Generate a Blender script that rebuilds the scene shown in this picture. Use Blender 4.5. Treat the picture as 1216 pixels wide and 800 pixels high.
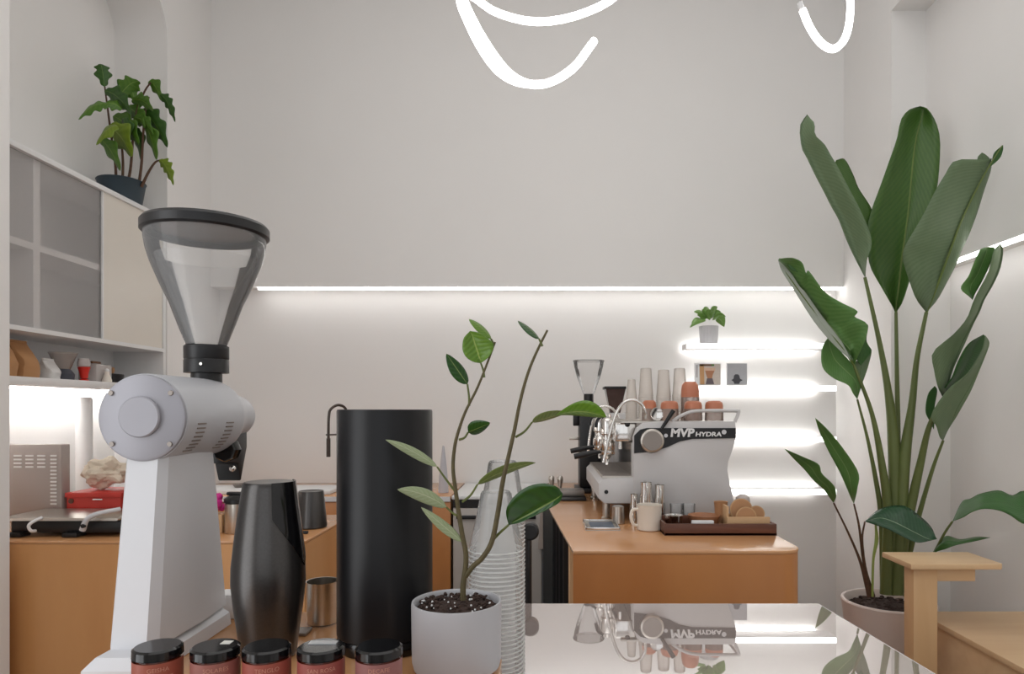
import bpy, bmesh, math, random
from mathutils import Vector, Matrix, noise

# ------------------------------------------------------------------ scene, camera, light
for o in list(bpy.data.objects): bpy.data.objects.remove(o)
SC = bpy.context.scene
C = SC.collection
random.seed(7)

ZC = 1.42                      # camera height
F = 800.0                      # focal length in pixels of the 1216 px frame
VX, VY = 645.0, 486.0          # where the lines that run away from the camera meet

cam = bpy.data.cameras.new('camera')
cam.sensor_width = 36.0
cam.lens = F / 1216 * 36.0
cam.shift_x = -(VX - 608) / 1216
cam.shift_y = (VY - 400) / 1216
cam.clip_start = 0.05
camo = bpy.data.objects.new('camera', cam)
camo.location = (0, 0, ZC)
camo.rotation_euler = (math.pi / 2, 0, 0)
C.objects.link(camo)
SC.camera = camo

SC.view_settings.view_transform = 'Standard'
SC.view_settings.look = 'None'
SC.view_settings.gamma = 1.0
SC.view_settings.use_curve_mapping = False
SC.view_settings.exposure = -0.35

world = bpy.data.worlds.new('world'); SC.world = world
world.use_nodes = True
bg = world.node_tree.nodes['Background']
bg.inputs[0].default_value = (0.93, 0.96, 1.0, 1)
bg.inputs[1].default_value = 0.6

def area(name, loc, rot, sx, sy, power, col=(1, 1, 1)):
    l = bpy.data.lights.new(name, 'AREA'); l.shape = 'RECTANGLE'; l.size = sx; l.size_y = sy
    l.energy = power; l.color = col
    o = bpy.data.objects.new(name, l); o.location = loc; o.rotation_euler = rot
    C.objects.link(o); return o
# daylight for an unseen shop window, added behind the camera to brighten the room
area('added_front_daylight', (0, -2.9, 2.2), (math.radians(90), 0, 0), 3.4, 3.0, 24, (0.97, 0.985, 1.0))
# daylight for an unseen left-wall window, added where the highlights on black parts point
area('added_side_daylight', (-1.95, -0.3, 1.7), (0, math.radians(-90), 0), 3.0, 1.8, 50, (0.97, 0.985, 1.0))
# large unseen overhead fill, added to raise the brightness of the room
area('added_overhead_fill', (0, 1.2, 4.55), (0, 0, 0), 3.4, 4.2, 44, (1.0, 0.99, 0.97))

LED = 11.0       # radiance of the LED strips
TUBE = 9.0     # radiance of the hanging LED tubes

# ------------------------------------------------------------------ helpers
def W(x, y, d):
    """photo pixel at distance d (along +Y) -> world point"""
    return Vector(((x - VX) / F * d, d, ZC - (y - VY) / F * d))

def lin(c):
    return tuple(((v / 255) / 12.92 if v / 255 <= 0.04045 else ((v / 255 + 0.055) / 1.055) ** 2.4) for v in c)

MATS = {}
def mat(name, rgb, rough=0.5, metal=0.0, var=0.06, scale=8.0, bump=0.0, stretch=(1, 1, 1), **kw):
    if name in MATS: return MATS[name]
    m = bpy.data.materials.new(name); m.use_nodes = True
    nt = m.node_tree; N = nt.nodes; L = nt.links
    b = N['Principled BSDF']
    c = lin(rgb)
    b.inputs['Roughness'].default_value = rough
    b.inputs['Metallic'].default_value = metal
    tc = N.new('ShaderNodeTexCoord'); mp = N.new('ShaderNodeMapping'); nz = N.new('ShaderNodeTexNoise')
    mp.inputs['Scale'].default_value = stretch
    nz.inputs['Scale'].default_value = scale; nz.inputs['Detail'].default_value = 4
    L.new(tc.outputs['Object'], mp.inputs['Vector']); L.new(mp.outputs['Vector'], nz.inputs['Vector'])
    mx = N.new('ShaderNodeMix'); mx.data_type = 'RGBA'
    mx.inputs[6].default_value = tuple(v * (1 - var) for v in c) + (1,)
    mx.inputs[7].default_value = tuple(min(1, v * (1 + var)) for v in c) + (1,)
    L.new(nz.outputs['Fac'], mx.inputs[0]); L.new(mx.outputs[2], b.inputs['Base Color'])
    if bump:
        bp = N.new('ShaderNodeBump'); bp.inputs['Strength'].default_value = bump; bp.inputs['Distance'].default_value = 0.01
        L.new(nz.outputs['Fac'], bp.inputs['Height']); L.new(bp.outputs['Normal'], b.inputs['Normal'])
    for k, v in kw.items():
        b.inputs[k.replace('_', ' ')].default_value = v
    MATS[name] = m
    return m

def emit(name, rgb, strength):
    if name in MATS: return MATS[name]
    m = bpy.data.materials.new(name); m.use_nodes = True
    b = m.node_tree.nodes['Principled BSDF']
    b.inputs['Base Color'].default_value = (0.9, 0.9, 0.9, 1)
    b.inputs['Emission Color'].default_value = lin(rgb) + (1,)
    b.inputs['Emission Strength'].default_value = strength
    MATS[name] = m
    return m

def clear(name, rgb, transp=0.8, rough=0.05, body='ShaderNodeBsdfDiffuse'):
    """thin clear plastic: see-through, tinted, with a glossy skin that grows at grazing angles"""
    if name in MATS: return MATS[name]
    m = bpy.data.materials.new(name); m.use_nodes = True
    nt = m.node_tree; N = nt.nodes; L = nt.links
    out = N['Material Output']; N.remove(N['Principled BSDF'])
    t = N.new('ShaderNodeBsdfTransparent'); t.inputs[0].default_value = (1, 1, 1, 1)
    d = N.new(body); d.inputs[0].default_value = lin(rgb) + (1,)
    g = N.new('ShaderNodeBsdfGlossy'); g.inputs['Roughness'].default_value = rough
    m1 = N.new('ShaderNodeMixShader'); m1.inputs[0].default_value = transp
    L.new(d.outputs[0], m1.inputs[1]); L.new(t.outputs[0], m1.inputs[2])
    fr = N.new('ShaderNodeFresnel'); fr.inputs[0].default_value = 1.3
    m2 = N.new('ShaderNodeMixShader'); L.new(fr.outputs[0], m2.inputs[0])
    L.new(m1.outputs[0], m2.inputs[1]); L.new(g.outputs[0], m2.inputs[2])
    L.new(m2.outputs[0], out.inputs[0])
    MATS[name] = m
    return m

def wood(name, rgb, dark, scale=3.0, rough=0.35, stretch=(1, 8, 8), coat=0.0):
    if name in MATS: return MATS[name]
    m = bpy.data.materials.new(name); m.use_nodes = True
    nt = m.node_tree; N = nt.nodes; L = nt.links
    b = N['Principled BSDF']
    tc = N.new('ShaderNodeTexCoord'); mp = N.new('ShaderNodeMapping'); mp.inputs['Scale'].default_value = stretch
    nz = N.new('ShaderNodeTexNoise'); nz.inputs['Scale'].default_value = scale; nz.inputs['Detail'].default_value = 8
    nz.inputs['Distortion'].default_value = 0.6
    cr = N.new('ShaderNodeValToRGB')
    cr.color_ramp.elements[0].position = 0.3; cr.color_ramp.elements[0].color = lin(dark) + (1,)
    cr.color_ramp.elements[1].position = 0.7; cr.color_ramp.elements[1].color = lin(rgb) + (1,)
    L.new(tc.outputs['Object'], mp.inputs['Vector']); L.new(mp.outputs['Vector'], nz.inputs['Vector'])
    L.new(nz.outputs['Fac'], cr.inputs['Fac']); L.new(cr.outputs['Color'], b.inputs['Base Color'])
    b.inputs['Roughness'].default_value = rough
    b.inputs['Coat Weight'].default_value = coat; b.inputs['Coat Roughness'].default_value = 0.15
    MATS[name] = m
    return m

def leafmat(name, a, b_, rib, freq=26.0, rough=0.4, ribw=0.02, trans=0.15):
    """blade with side veins running out of a paler midrib, from the blade's own coordinates"""
    if name in MATS: return MATS[name]
    m = bpy.data.materials.new(name); m.use_nodes = True
    nt = m.node_tree; N = nt.nodes; L = nt.links
    b = N['Principled BSDF']
    uv = N.new('ShaderNodeUVMap'); uv.uv_map = 'UVMap'
    sp = N.new('ShaderNodeSeparateXYZ'); L.new(uv.outputs[0], sp.inputs[0])
    def mt(op, x, y):
        n = N.new('ShaderNodeMath'); n.operation = op
        for i, v in enumerate((x, y)):
            if v is None: continue
            if hasattr(v, 'is_linked'): L.new(v, n.inputs[i])
            else: n.inputs[i].default_value = v
        return n.outputs[0]
    off = mt('ABSOLUTE', mt('SUBTRACT', sp.outputs[0], 0.5), None)
    ph = mt('MULTIPLY', mt('SUBTRACT', sp.outputs[1], mt('MULTIPLY', off, 0.35)), freq * 6.283)
    s = mt('MULTIPLY', mt('ADD', mt('SINE', ph, None), 1.0), 0.5)
    nz = N.new('ShaderNodeTexNoise'); nz.inputs['Scale'].default_value = 9.0
    fac = mt('ADD', mt('MULTIPLY', s, 0.35), mt('MULTIPLY', nz.outputs['Fac'], 0.65))
    mx = N.new('ShaderNodeMix'); mx.data_type = 'RGBA'
    mx.inputs[6].default_value = lin(a) + (1,); mx.inputs[7].default_value = lin(b_) + (1,)
    L.new(fac, mx.inputs[0])
    m2 = N.new('ShaderNodeMix'); m2.data_type = 'RGBA'; m2.inputs[7].default_value = lin(rib) + (1,)
    L.new(mx.outputs[2], m2.inputs[6]); L.new(mt('LESS_THAN', off, ribw), m2.inputs[0])
    L.new(m2.outputs[2], b.inputs['Base Color'])
    b.inputs['Roughness'].default_value = rough
    b.inputs['Subsurface Weight'].default_value = 0.0
    bp = N.new('ShaderNodeBump'); bp.inputs['Strength'].default_value = 0.15; bp.inputs['Distance'].default_value = 0.003
    L.new(s, bp.inputs['Height']); L.new(bp.outputs['Normal'], b.inputs['Normal'])
    tr = N.new('ShaderNodeBsdfTranslucent'); L.new(m2.outputs[2], tr.inputs[0])
    ms = N.new('ShaderNodeMixShader'); ms.inputs[0].default_value = trans
    L.new(b.outputs[0], ms.inputs[1]); L.new(tr.outputs[0], ms.inputs[2])
    L.new(ms.outputs[0], N['Material Output'].inputs[0])
    MATS[name] = m
    return m

# --- mesh builders (world coordinates)
def box(bm, x0, x1, y0, y1, z0, z1, bev=0.0, seg=2):
    r = bmesh.ops.create_cube(bm, size=1.0)
    vs = r['verts']
    for v in vs:
        v.co = Vector(((x0 + x1) / 2 + v.co.x * (x1 - x0), (y0 + y1) / 2 + v.co.y * (y1 - y0), (z0 + z1) / 2 + v.co.z * (z1 - z0)))
    if bev > 0:
        es = set(e for v in vs for e in v.link_edges)
        bmesh.ops.bevel(bm, geom=list(es), offset=bev, segments=seg, affect='EDGES', profile=0.5)
    return bm

def B(*a, **k):
    return box(bmesh.new(), *a, **k)

def lathe(prof, cx, cy, n=40, bm=None, close=False):
    """prof: list of (radius, z) turned about the vertical through cx, cy"""
    bm = bm or bmesh.new()
    rings = []
    for r, z in prof:
        if r < 1e-6:
            rings.append([bm.verts.new((cx, cy, z))])
        else:
            rings.append([bm.verts.new((cx + r * math.cos(2 * math.pi * i / n), cy + r * math.sin(2 * math.pi * i / n), z)) for i in range(n)])
    prs = list(zip(rings, rings[1:]))
    if close: prs.append((rings[-1], rings[0]))
    for a, b in prs:
        if len(a) == 1 and len(b) == 1: continue
        for i in range(n):
            j = (i + 1) % n
            if len(a) == 1: bm.faces.new((a[0], b[j], b[i]))
            elif len(b) == 1: bm.faces.new((a[i], a[j], b[0]))
            else: bm.faces.new((a[i], a[j], b[j], b[i]))
    return bm

def lathe_y(prof, cx, cz, n=48, bm=None):
    """prof: list of (radius, y) turned about a line along Y"""
    bm = bm or bmesh.new()
    k0 = len(bm.verts)
    t = lathe(prof, 0, 0, n)
    me = bpy.data.meshes.new('t'); t.to_mesh(me); t.free()
    me.transform(Matrix(((1, 0, 0, cx), (0, 0, 1, 0), (0, -1, 0, cz), (0, 0, 0, 1))))
    bm.from_mesh(me); bpy.data.meshes.remove(me)
    return bm

def catmull(P, n):
    P = [Vector(p) for p in P]
    if len(P) == 2: return [P[0].lerp(P[1], i / (n - 1)) for i in range(n)]
    Q = [P[0] * 2 - P[1]] + P + [P[-1] * 2 - P[-2]]
    out = []
    m = len(P) - 1
    for i in range(n):
        t = i / (n - 1) * m; k = min(int(t), m - 1); t -= k
        a, b, c, d = Q[k], Q[k + 1], Q[k + 2], Q[k + 3]
        out.append(0.5 * (2 * b + (c - a) * t + (2 * a - 5 * b + 4 * c - d) * t * t + (3 * b - a - 3 * c + d) * t ** 3))
    return out

def tube(P, R, n=None, sides=10, bm=None, smooth=True):
    bm = bm or bmesh.new()
    n = n or (max(8, len(P) * 5) if smooth else len(P))
    pts = catmull(P, n) if smooth else [Vector(p) for p in P]
    n = len(pts)
    if not isinstance(R, (list, tuple)): R = [R, R]
    def rad(t):
        t *= len(R) - 1; k = min(int(t), len(R) - 2); return R[k] + (R[k + 1] - R[k]) * (t - k)
    T = (pts[1] - pts[0]).normalized()
    u = T.orthogonal().normalized()
    rings = []
    for i, p in enumerate(pts):
        T = (pts[min(i + 1, n - 1)] - pts[max(i - 1, 0)]).normalized()
        u = (u - T * u.dot(T)).normalized(); v = T.cross(u)
        r = rad(i / (n - 1))
        rings.append([bm.verts.new(p + (u * math.cos(a) + v * math.sin(a)) * r) for a in (2 * math.pi * k / sides for k in range(sides))])
    for a, b in zip(rings, rings[1:]):
        for i in range(sides):
            j = (i + 1) % sides
            bm.faces.new((a[i], a[j], b[j], b[i]))
    bm.faces.new(rings[0][::-1]); bm.faces.new(rings[-1])
    return bm

def prism(poly, axis, a, b, bm=None, bev=0.0):
    """poly of 2-D points; axis 'y': points are (x,z); 'x': (y,z); 'z': (x,y)"""
    bm = bm or bmesh.new()
    def P(p, t):
        return {'x': (t, p[0], p[1]), 'y': (p[0], t, p[1]), 'z': (p[0], p[1], t)}[axis]
    lo = [bm.verts.new(P(p, a)) for p in poly]; hi = [bm.verts.new(P(p, b)) for p in poly]
    fs = [bm.faces.new(lo), bm.faces.new(hi[::-1])]
    n = len(poly)
    for i in range(n):
        fs.append(bm.faces.new((lo[i], hi[i], hi[(i + 1) % n], lo[(i + 1) % n])))
    bmesh.ops.recalc_face_normals(bm, faces=fs)
    if bev > 0:
        es = set(e for f in fs[:2] for e in f.edges)
        bmesh.ops.bevel(bm, geom=list(es), offset=bev, segments=2, affect='EDGES', profile=0.5)
    return bm

def ball(bm, c, r, sx=1, sy=1, sz=1, sub=2):
    q = bmesh.ops.create_icosphere(bm, subdivisions=sub, radius=1.0)
    for v in q['verts']:
        v.co = Vector((c[0] + v.co.x * r * sx, c[1] + v.co.y * r * sy, c[2] + v.co.z * r * sz))
    return bm

def arc(cx, cy, r, a0, a1, n=8):
    return [(cx + r * math.cos(math.radians(a0 + (a1 - a0) * i / n)), cy + r * math.sin(math.radians(a0 + (a1 - a0) * i / n))) for i in range(n + 1)]

# --- object makers
def wloc(o):
    p = Vector((0, 0, 0))
    while o: p += o.location; o = o.parent
    return p

def O(name, bm, m, parent=None, smooth=35, recalc=True, kind=None, label=None):
    if recalc: bmesh.ops.recalc_face_normals(bm, faces=bm.faces[:])
    if parent is not None: bmesh.ops.translate(bm, verts=bm.verts[:], vec=-wloc(parent))
    me = bpy.data.meshes.new(name); bm.to_mesh(me); bm.free()
    me.materials.append(m)
    if smooth:
        me.polygons.foreach_set('use_smooth', [True] * len(me.polygons))
        me.set_sharp_from_angle(angle=math.radians(smooth))
    o = bpy.data.objects.new(name, me); C.objects.link(o)
    if parent is not None: o.parent = parent
    if kind: o['kind'] = kind
    if label: o['label'] = label
    return o

def thing(name, label, cat, loc, group=None):
    o = bpy.data.objects.new(name, None); o.empty_display_size = 0.05
    C.objects.link(o); o.location = loc
    o['label'] = label; o['category'] = cat
    if group: o['group'] = group
    return o

def single(name, bm, m, label, cat, loc, group=None, smooth=35):
    bmesh.ops.translate(bm, verts=bm.verts[:], vec=-Vector(loc))
    o = O(name, bm, m, None, smooth); o.location = loc
    o['label'] = label; o['category'] = cat
    if group: o['group'] = group
    return o

def struct(name, bm, m, parent=None):
    o = O(name, bm, m, parent, 30)
    if parent is None: o['kind'] = 'structure'
    return o

def dup(root, loc, label=None, group=None):
    r = root.copy(); C.objects.link(r); r.location = loc
    if label: r['label'] = label
    if group: r['group'] = group
    for ch in list(root.children):
        c = ch.copy(); C.objects.link(c); c.parent = r
        for g in list(ch.children):
            d = g.copy(); C.objects.link(d); d.parent = c
    return r

def textbm(s, size, xf, bold=0.0):
    """lettering mesh; xf maps the flat (x, y) of the text to a world point"""
    cu = bpy.data.curves.new('t', 'FONT'); cu.body = s; cu.size = size; cu.align_x = 'CENTER'; cu.align_y = 'CENTER'; cu.resolution_u = 3; cu.offset = bold
    ob = bpy.data.objects.new('t', cu); C.objects.link(ob)
    bpy.context.view_layer.update()
    me = bpy.data.meshes.new_from_object(ob.evaluated_get(bpy.context.evaluated_depsgraph_get()))
    bpy.data.objects.remove(ob); bpy.data.curves.remove(cu)
    bm = bmesh.new(); bm.from_mesh(me); bpy.data.meshes.remove(me)
    for v in bm.verts: v.co = Vector(xf(v.co.x, v.co.y))
    return bm

def grid_leaf(name, L, Mi, R, m, parent, cols=4, thick=0.0012, bulge=0.0, label=None):
    """blade from three 3-D lines (left edge, midrib, right edge) of equal length"""
    off = wloc(parent)
    bm = bmesh.new(); uvl = bm.loops.layers.uv.new('UVMap')
    n = len(Mi); rows = []; UV = {}
    for i in range(n):
        row = []
        for k in range(2 * cols + 1):
            if k <= cols: t = k / cols; p = L[i].lerp(Mi[i], t); s = math.sin(math.pi * t)
            else: t = (k - cols) / cols; p = Mi[i].lerp(R[i], t); s = math.sin(math.pi * t)
            p = p + Vector((0, -bulge * s, bulge * 0.4 * s))
            v = bm.verts.new(p - off); UV[v] = (k / (2 * cols), i / (n - 1)); row.append(v)
        rows.append(row)
    for a, b in zip(rows, rows[1:]):
        for k in range(2 * cols):
            f = bm.faces.new((a[k], a[k + 1], b[k + 1], b[k])); f.smooth = True
            for l in f.loops: l[uvl].uv = UV[l.vert]
    me = bpy.data.meshes.new(name); bm.to_mesh(me); bm.free(); me.materials.append(m)
    o = bpy.data.objects.new(name, me); C.objects.link(o); o.parent = parent
    s = o.modifiers.new('thickness', 'SOLIDIFY'); s.thickness = thick; s.offset = 0
    if label: o['label'] = label
    return o

def rows_leaf(name, rows, m, parent, d0, d1, mid=0.5, dl=0.0, dr=0.0, n=26, cols=4, bulge=0.0, dm=None):
    """rows: first = tip (x,y), then (L, R) or (L, M, R) pixel pairs, last = base (x,y); d0/d1 distance at tip/base;
    dl/dr: how much nearer (-) or farther (+) the edges lie than the midrib"""
    k = len(rows); Ls, Ms, Rs = [], [], []
    for i, r in enumerate(rows):
        t = i / (k - 1); d = d0 + (d1 - d0) * t
        if dm is not None: d += dm * math.sin(math.pi * t)
        if not isinstance(r[0], tuple): l = q = rr = r; e = 0
        elif len(r) == 2:
            l, rr = r; q = (l[0] + (rr[0] - l[0]) * mid, l[1] + (rr[1] - l[1]) * mid); e = 1
        else: l, q, rr = r; e = 1
        Ls.append(W(*l, d + dl * e)); Ms.append(W(*q, d)); Rs.append(W(*rr, d + dr * e))
    return grid_leaf(name, catmull(Ls, n), catmull(Ms, n), catmull(Rs, n), m, parent, cols=cols, bulge=bulge)

def simple_leaf(name, base, tip, hw, true, m, parent, d, dd=0.0, sag=0.0, lobes=0, n=18, fold=0.25, peak=0.8, flip=1):
    """base/tip pixels, hw: half width seen in the photo (px), true: half width in metres"""
    b = W(*base, d); t = W(*tip, d + dd)
    ax = Vector((tip[0] - base[0], tip[1] - base[1])); ln = max(ax.length, 1e-3)
    pp = Vector((-ax.y / ln, 0, -ax.x / ln))       # across the blade, in the plane facing the street
    app = hw / F * d
    true = max(true, app)
    across = pp * app + Vector((0, 1, 0)) * flip * math.sqrt(max(0, true * true - app * app))
    ac = across.normalized(); nrm = (t - b).cross(ac).normalized()
    L, M, R = [], [], []
    for i in range(n):
        u = i / (n - 1)
        c = b.lerp(t, u) + Vector((0, 0, 1)) * (sag * 4 * u * (1 - u))
        w = true * max(0.0, math.sin(math.pi * u ** peak)) ** 0.75
        if lobes: w *= 0.80 + 0.20 * math.cos(2 * math.pi * lobes * u)
        L.append(c + ac * w + nrm * w * fold); M.append(c); R.append(c - ac * w + nrm * w * fold)
    return grid_leaf(name, L, M, R, m, parent, cols=3)

# ------------------------------------------------------------------ materials
M_wall = mat('white_wall_paint', (240, 238, 236), 0.85, var=0.015, scale=3, bump=0.02)
M_ceil = mat('ceiling_paint', (242, 241, 240), 0.9, var=0.015)
M_floor = mat('concrete_floor', (150, 147, 143), 0.5, var=0.12, scale=3)
M_wood = wood('orange_plywood', (200, 135, 78), (186, 118, 62), 1.6, 0.32, (2.2, 2.2, 0.5), coat=0.25)
M_wood_lit = wood('lit_orange_plywood', (224, 166, 108), (210, 148, 90), 1.6, 0.32, (2.2, 2.2, 0.5), coat=0.25)  # orange plywood again, the left counter's stronger light put into the colour
M_top = wood('plywood_top', (214, 160, 112), (202, 144, 94), 1.6, 0.22, (0.5, 2.2, 2.2), coat=0.4)
M_edge = mat('pale_wood_edge', (222, 188, 150), 0.4, var=0.08, scale=30)
M_oak = wood('pale_beech', (230, 194, 150), (220, 180, 134), 2.0, 0.45, (6, 6, 0.6))
M_oakh = wood('pale_beech_flat', (234, 202, 162), (224, 188, 146), 2.0, 0.4, (0.6, 6, 6))
M_walnut = wood('dark_walnut', (112, 68, 48), (74, 44, 32), 3.0, 0.4, (1, 10, 10))
M_white = mat('white_satin', (232, 232, 232), 0.4, var=0.01)
M_grey = mat('light_grey_paint', (214, 215, 219), 0.38, var=0.02)
M_greyface = mat('grey_metal_face', (160, 159, 166), 0.4, metal=0.2, var=0.02)
M_black = mat('satin_black', (18, 18, 21), 0.38, var=0.1)
M_blackg = mat('gloss_black', (14, 14, 16), 0.12, var=0.1)
M_blackm = mat('matte_black_powder', (15, 15, 18), 0.36, var=0.1, scale=200, Specular_IOR_Level=0.35)
M_pearl = mat('pearl_black', (80, 78, 77), 0.28, metal=0.8, var=0.2, scale=300)
M_chrome = mat('chrome', (225, 222, 218), 0.12, metal=1.0, var=0.03)
M_steel = mat('brushed_steel', (200, 194, 186), 0.3, metal=1.0, var=0.08, scale=6, stretch=(1, 1, 30))
M_steeld = mat('grey_steel', (150, 142, 136), 0.42, metal=0.7, var=0.06)
M_soil = mat('potting_soil', (58, 42, 36), 0.95, var=0.6, scale=60, bump=0.8)
M_stem = mat('green_stem', (92, 100, 44), 0.55, var=0.35, scale=40)
M_twig = mat('brown_twig', (88, 62, 44), 0.7, var=0.35, scale=60)
M_led = emit('led_diffuser', (255, 253, 250), LED)
M_tube = emit('led_tube_glow', (255, 253, 250), TUBE)
M_alu = mat('white_aluminium', (225, 225, 225), 0.35, metal=0.2, var=0.01)

# ------------------------------------------------------------------ the room
struct('floor', B(-3.2, 3.2, -3.2, 4.9, -0.1, 0.0), M_floor)
struct('ceiling', B(-3.2, 3.2, -3.2, 4.9, 4.6, 4.7), M_ceil)
ZL = 2.235                                    # underside of the upper walls, where the LED line runs
bm = B(-3.2, 3.2, 4.6, 4.9, 0, 4.6); box(bm, -2.21, 2.0, 4.48, 4.6, ZL, 4.6)
struct('wall_back', bm, M_wall)
# left wall: pier at the far end, round-cornered niche, near block
pl = [(4.6, 0), (3.96, 0), (3.96, 3.6)] + arc(3.71, 3.60, 0.25, 0, 90)[1:] + [(2.5, 3.85), (2.5, 4.6), (4.6, 4.6)]
bm = prism(pl, 'x', -2.21, -2.52)
box(bm, -3.2, -2.52, 2.5, 4.6, 0, 4.6)
for q in ((-3.2, -1.25, 0, 4.6), (0.65, 2.5, 0, 4.6), (-1.25, 0.65, 0, 0.15), (-1.25, 0.65, 3.25, 4.6)): box(bm, -3.2, -1.98, q[0], q[1], q[2], q[3])
struct('wall_left', bm, M_wall)
pr = [(4.6, 0), (3.87, 0), (3.87, 3.71), (1.0, 3.71), (1.0, 0), (-3.2, 0), (-3.2, 4.6), (4.6, 4.6)]
bm = prism(pr, 'x', 2.0, 2.2)
box(bm, 2.2, 3.2, 1.0, 3.87, ZL - 0.012, 4.6)
box(bm, 2.34, 3.2, 1.0, 3.87, 0, ZL - 0.012)
box(bm, 2.2, 3.2, 3.87, 4.6, 0, 4.6); box(bm, 2.2, 3.2, -3.2, 1.0, 0, 4.6)
struct('wall_right', bm, M_wall)
# unseen street side behind the camera: wall with a window opening added for light
bm = B(-1.98, -1.75, -3.2, -3.0, 0, 4.6); box(bm, 1.75, 2.0, -3.2, -3.0, 0, 4.6)
box(bm, -1.75, 1.75, -3.2, -3.0, 0, 0.6); box(bm, -1.75, 1.75, -3.2, -3.0, 3.8, 4.6)
struct('wall_front', bm, M_wall)
bm = bmesh.new()
for x in (-1.75, -0.6, 0.55, 1.69): box(bm, x, x + 0.06, -3.13, -3.05, 0.6, 3.8)
for z in (0.6, 3.74): box(bm, -1.69, 1.69, -3.12, -3.06, z, z + 0.06)
struct('added_window_1', bm, M_black)  # unseen window frame, added with the daylight opening
bm = bmesh.new()
for y in (-1.25, -0.33, 0.59): box(bm, -2.08, -2.02, y, y + 0.06, 0.15, 3.25)
for z in (0.15, 3.19): box(bm, -2.07, -2.03, -1.19, 0.59, z, z + 0.06)
struct('added_window_2', bm, M_black)  # unseen side window frame, added to go with the light from the left

# LED lines under the upper walls
def led_line(label, hb, db, loc):
    t = thing('led_strip', label, 'led light', loc)
    O('housing', hb, M_alu, t); O('diffuser', db, M_led, t)
led_line('long glowing white LED line across the back wall', B(-1.9, 1.99, 4.502, 4.53, ZL - 0.008, ZL - 0.001),
         B(-1.9, 1.99, 4.486, 4.502, ZL - 0.016, ZL - 0.001), (0, 4.5, ZL))
led_line('glowing white LED line on the right wall behind the big plant', B(2.222, 2.25, 1.02, 3.86, ZL - 0.022, ZL - 0.013),
         B(2.206, 2.222, 1.02, 3.86, ZL - 0.03, ZL - 0.013), (2.21, 2.5, ZL))

# ------------------------------------------------------------------ hanging LED tubes
def hang(label, pix, loc_px, rad, cap=None):
    pts = [W(*p) for p in pix]
    t = thing('led_tube_lamp', label, 'pendant light', pts[-1])
    O('glowing_tube', tube(pts, rad, n=90, sides=12), M_tube, t)
    if cap:
        a = pts[0]; b = a + (pts[0] - pts[1]).normalized() * 0.03
        O('end_cap', tube([a, b], rad * 0.8, sides=12), M_white, t)
    e = max(pts, key=lambda p: p.z)
    O('cable', tube([e, (e.x, e.y, 4.6)], 0.004, n=4, sides=6), M_white, t)
    return t
hang('looping white LED tube hung over the bar, longest of the two',
     [(706, 48, 2.45), (682, 80, 2.42), (655, 97, 2.40), (630, 100, 2.39), (606, 88, 2.38), (583, 60, 2.37), (562, 24, 2.36), (548, -10, 2.35),
      (540, -60, 2.32), (580, -110, 2.3), (680, -120, 2.35), (760, -70, 2.42), (738, -12, 2.5), (695, 15, 2.53), (640, 26, 2.54), (590, 15, 2.53),
      (558, -6, 2.52), (546, 0, 2.50), (556, 28, 2.49), (572, 59, 2.49), (590, 83, 2.48), (610, 96, 2.47), (632, 100, 2.46), (655, 97, 2.46), (682, 79, 2.47), (702, 53, 2.47)],
     None, 0.0136)
hang('short U-shaped white LED tube hanging above the tall plant',
     [(953, 12, 2.6), (962, 33, 2.6), (975, 51, 2.6), (990, 58, 2.6), (1003, 46, 2.61), (1009, 22, 2.62), (1009, -10, 2.62), (1000, -70, 2.62), (960, -110, 2.6)],
     None, 0.0138, cap=True)

# ------------------------------------------------------------------ wall shelves on the back wall
def wall_shelf(z, x0, x1, label):
    t = thing('wall_shelf', label, 'shelf', ((x0 + x1) / 2, 4.5, z), 'glowing shelves on the back wall')
    O('board', B(x0, x1, 4.432, 4.575, z - 0.004, z + 0.034, 0.003), M_white, t)
    O('led_diffuser', B(x0 + 0.004, x1 - 0.004, 4.424, 4.432, z - 0.002, z + 0.032), emit('shelf_edge_glow', (255, 253, 250), 4.0), t)
    O('led_strip', B(x0 + 0.02, x1 - 0.08, 4.576, 4.599, z - 0.003, z + 0.032), emit('shelf_wash_led', (255, 253, 250), 10.0), t)
wall_shelf(1.822, 0.94, 1.93, 'top glowing white wall shelf, holding the small potted plant')
wall_shelf(1.543, 0.94, 1.93, 'glowing white wall shelf holding the two small pictures')
wall_shelf(1.208, 0.96, 1.93, 'empty glowing white wall shelf, third one down')
wall_shelf(0.862, 0.96, 1.93, 'lowest glowing white wall shelf, just above counter height')

# ------------------------------------------------------------------ counters
# right-hand counter carrying the espresso machine
t = thing('bar_counter', 'orange plywood counter under the espresso machine with rounded corner', 'counter', (0.5, 3.4, 0))
def outline(ins):
    return [(0.106 + ins, 2.38 + ins)] + arc(0.93 - 0.09, 2.47, 0.09 - ins, -90, 0) + [(0.93 - ins, 4.59), (0.03 + ins, 4.59), (0.03 + ins, 3.4)]
O('worktop', prism(outline(0), 'z', 0.908, 0.92, bev=0.003), M_top, t)
po = [(0.106, 2.382), (0.14, 2.60), (0.16, 2.60), (0.16, 2.43), (0.83, 2.43)] + arc(0.84, 2.47, 0.04, -90, 0, 4) + [(0.88, 4.58), (0.928, 4.58)] + arc(0.84, 2.47, 0.088, 0, -90)
O('front_panel', prism(po, 'z', 0.0, 0.9075), M_wood, t, smooth=40)
O('side_panel', B(0.105, 0.125, 2.62, 2.80, 0.0, 0.885), M_oak, t)
O('carcass', prism([(0.16, 2.62), (0.80, 2.62), (0.80, 4.57), (0.10, 4.57), (0.10, 3.4)], 'z', 0.02, 0.884), M_black, t)
for y in (2.84, 3.02, 3.18, 3.36):
    x = 0.106 - (y - 2.38) * 0.0715
    O('post', B(x + 0.012, x + 0.034, y, y + 0.03, 0.0, 0.884), M_black, t)
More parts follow.
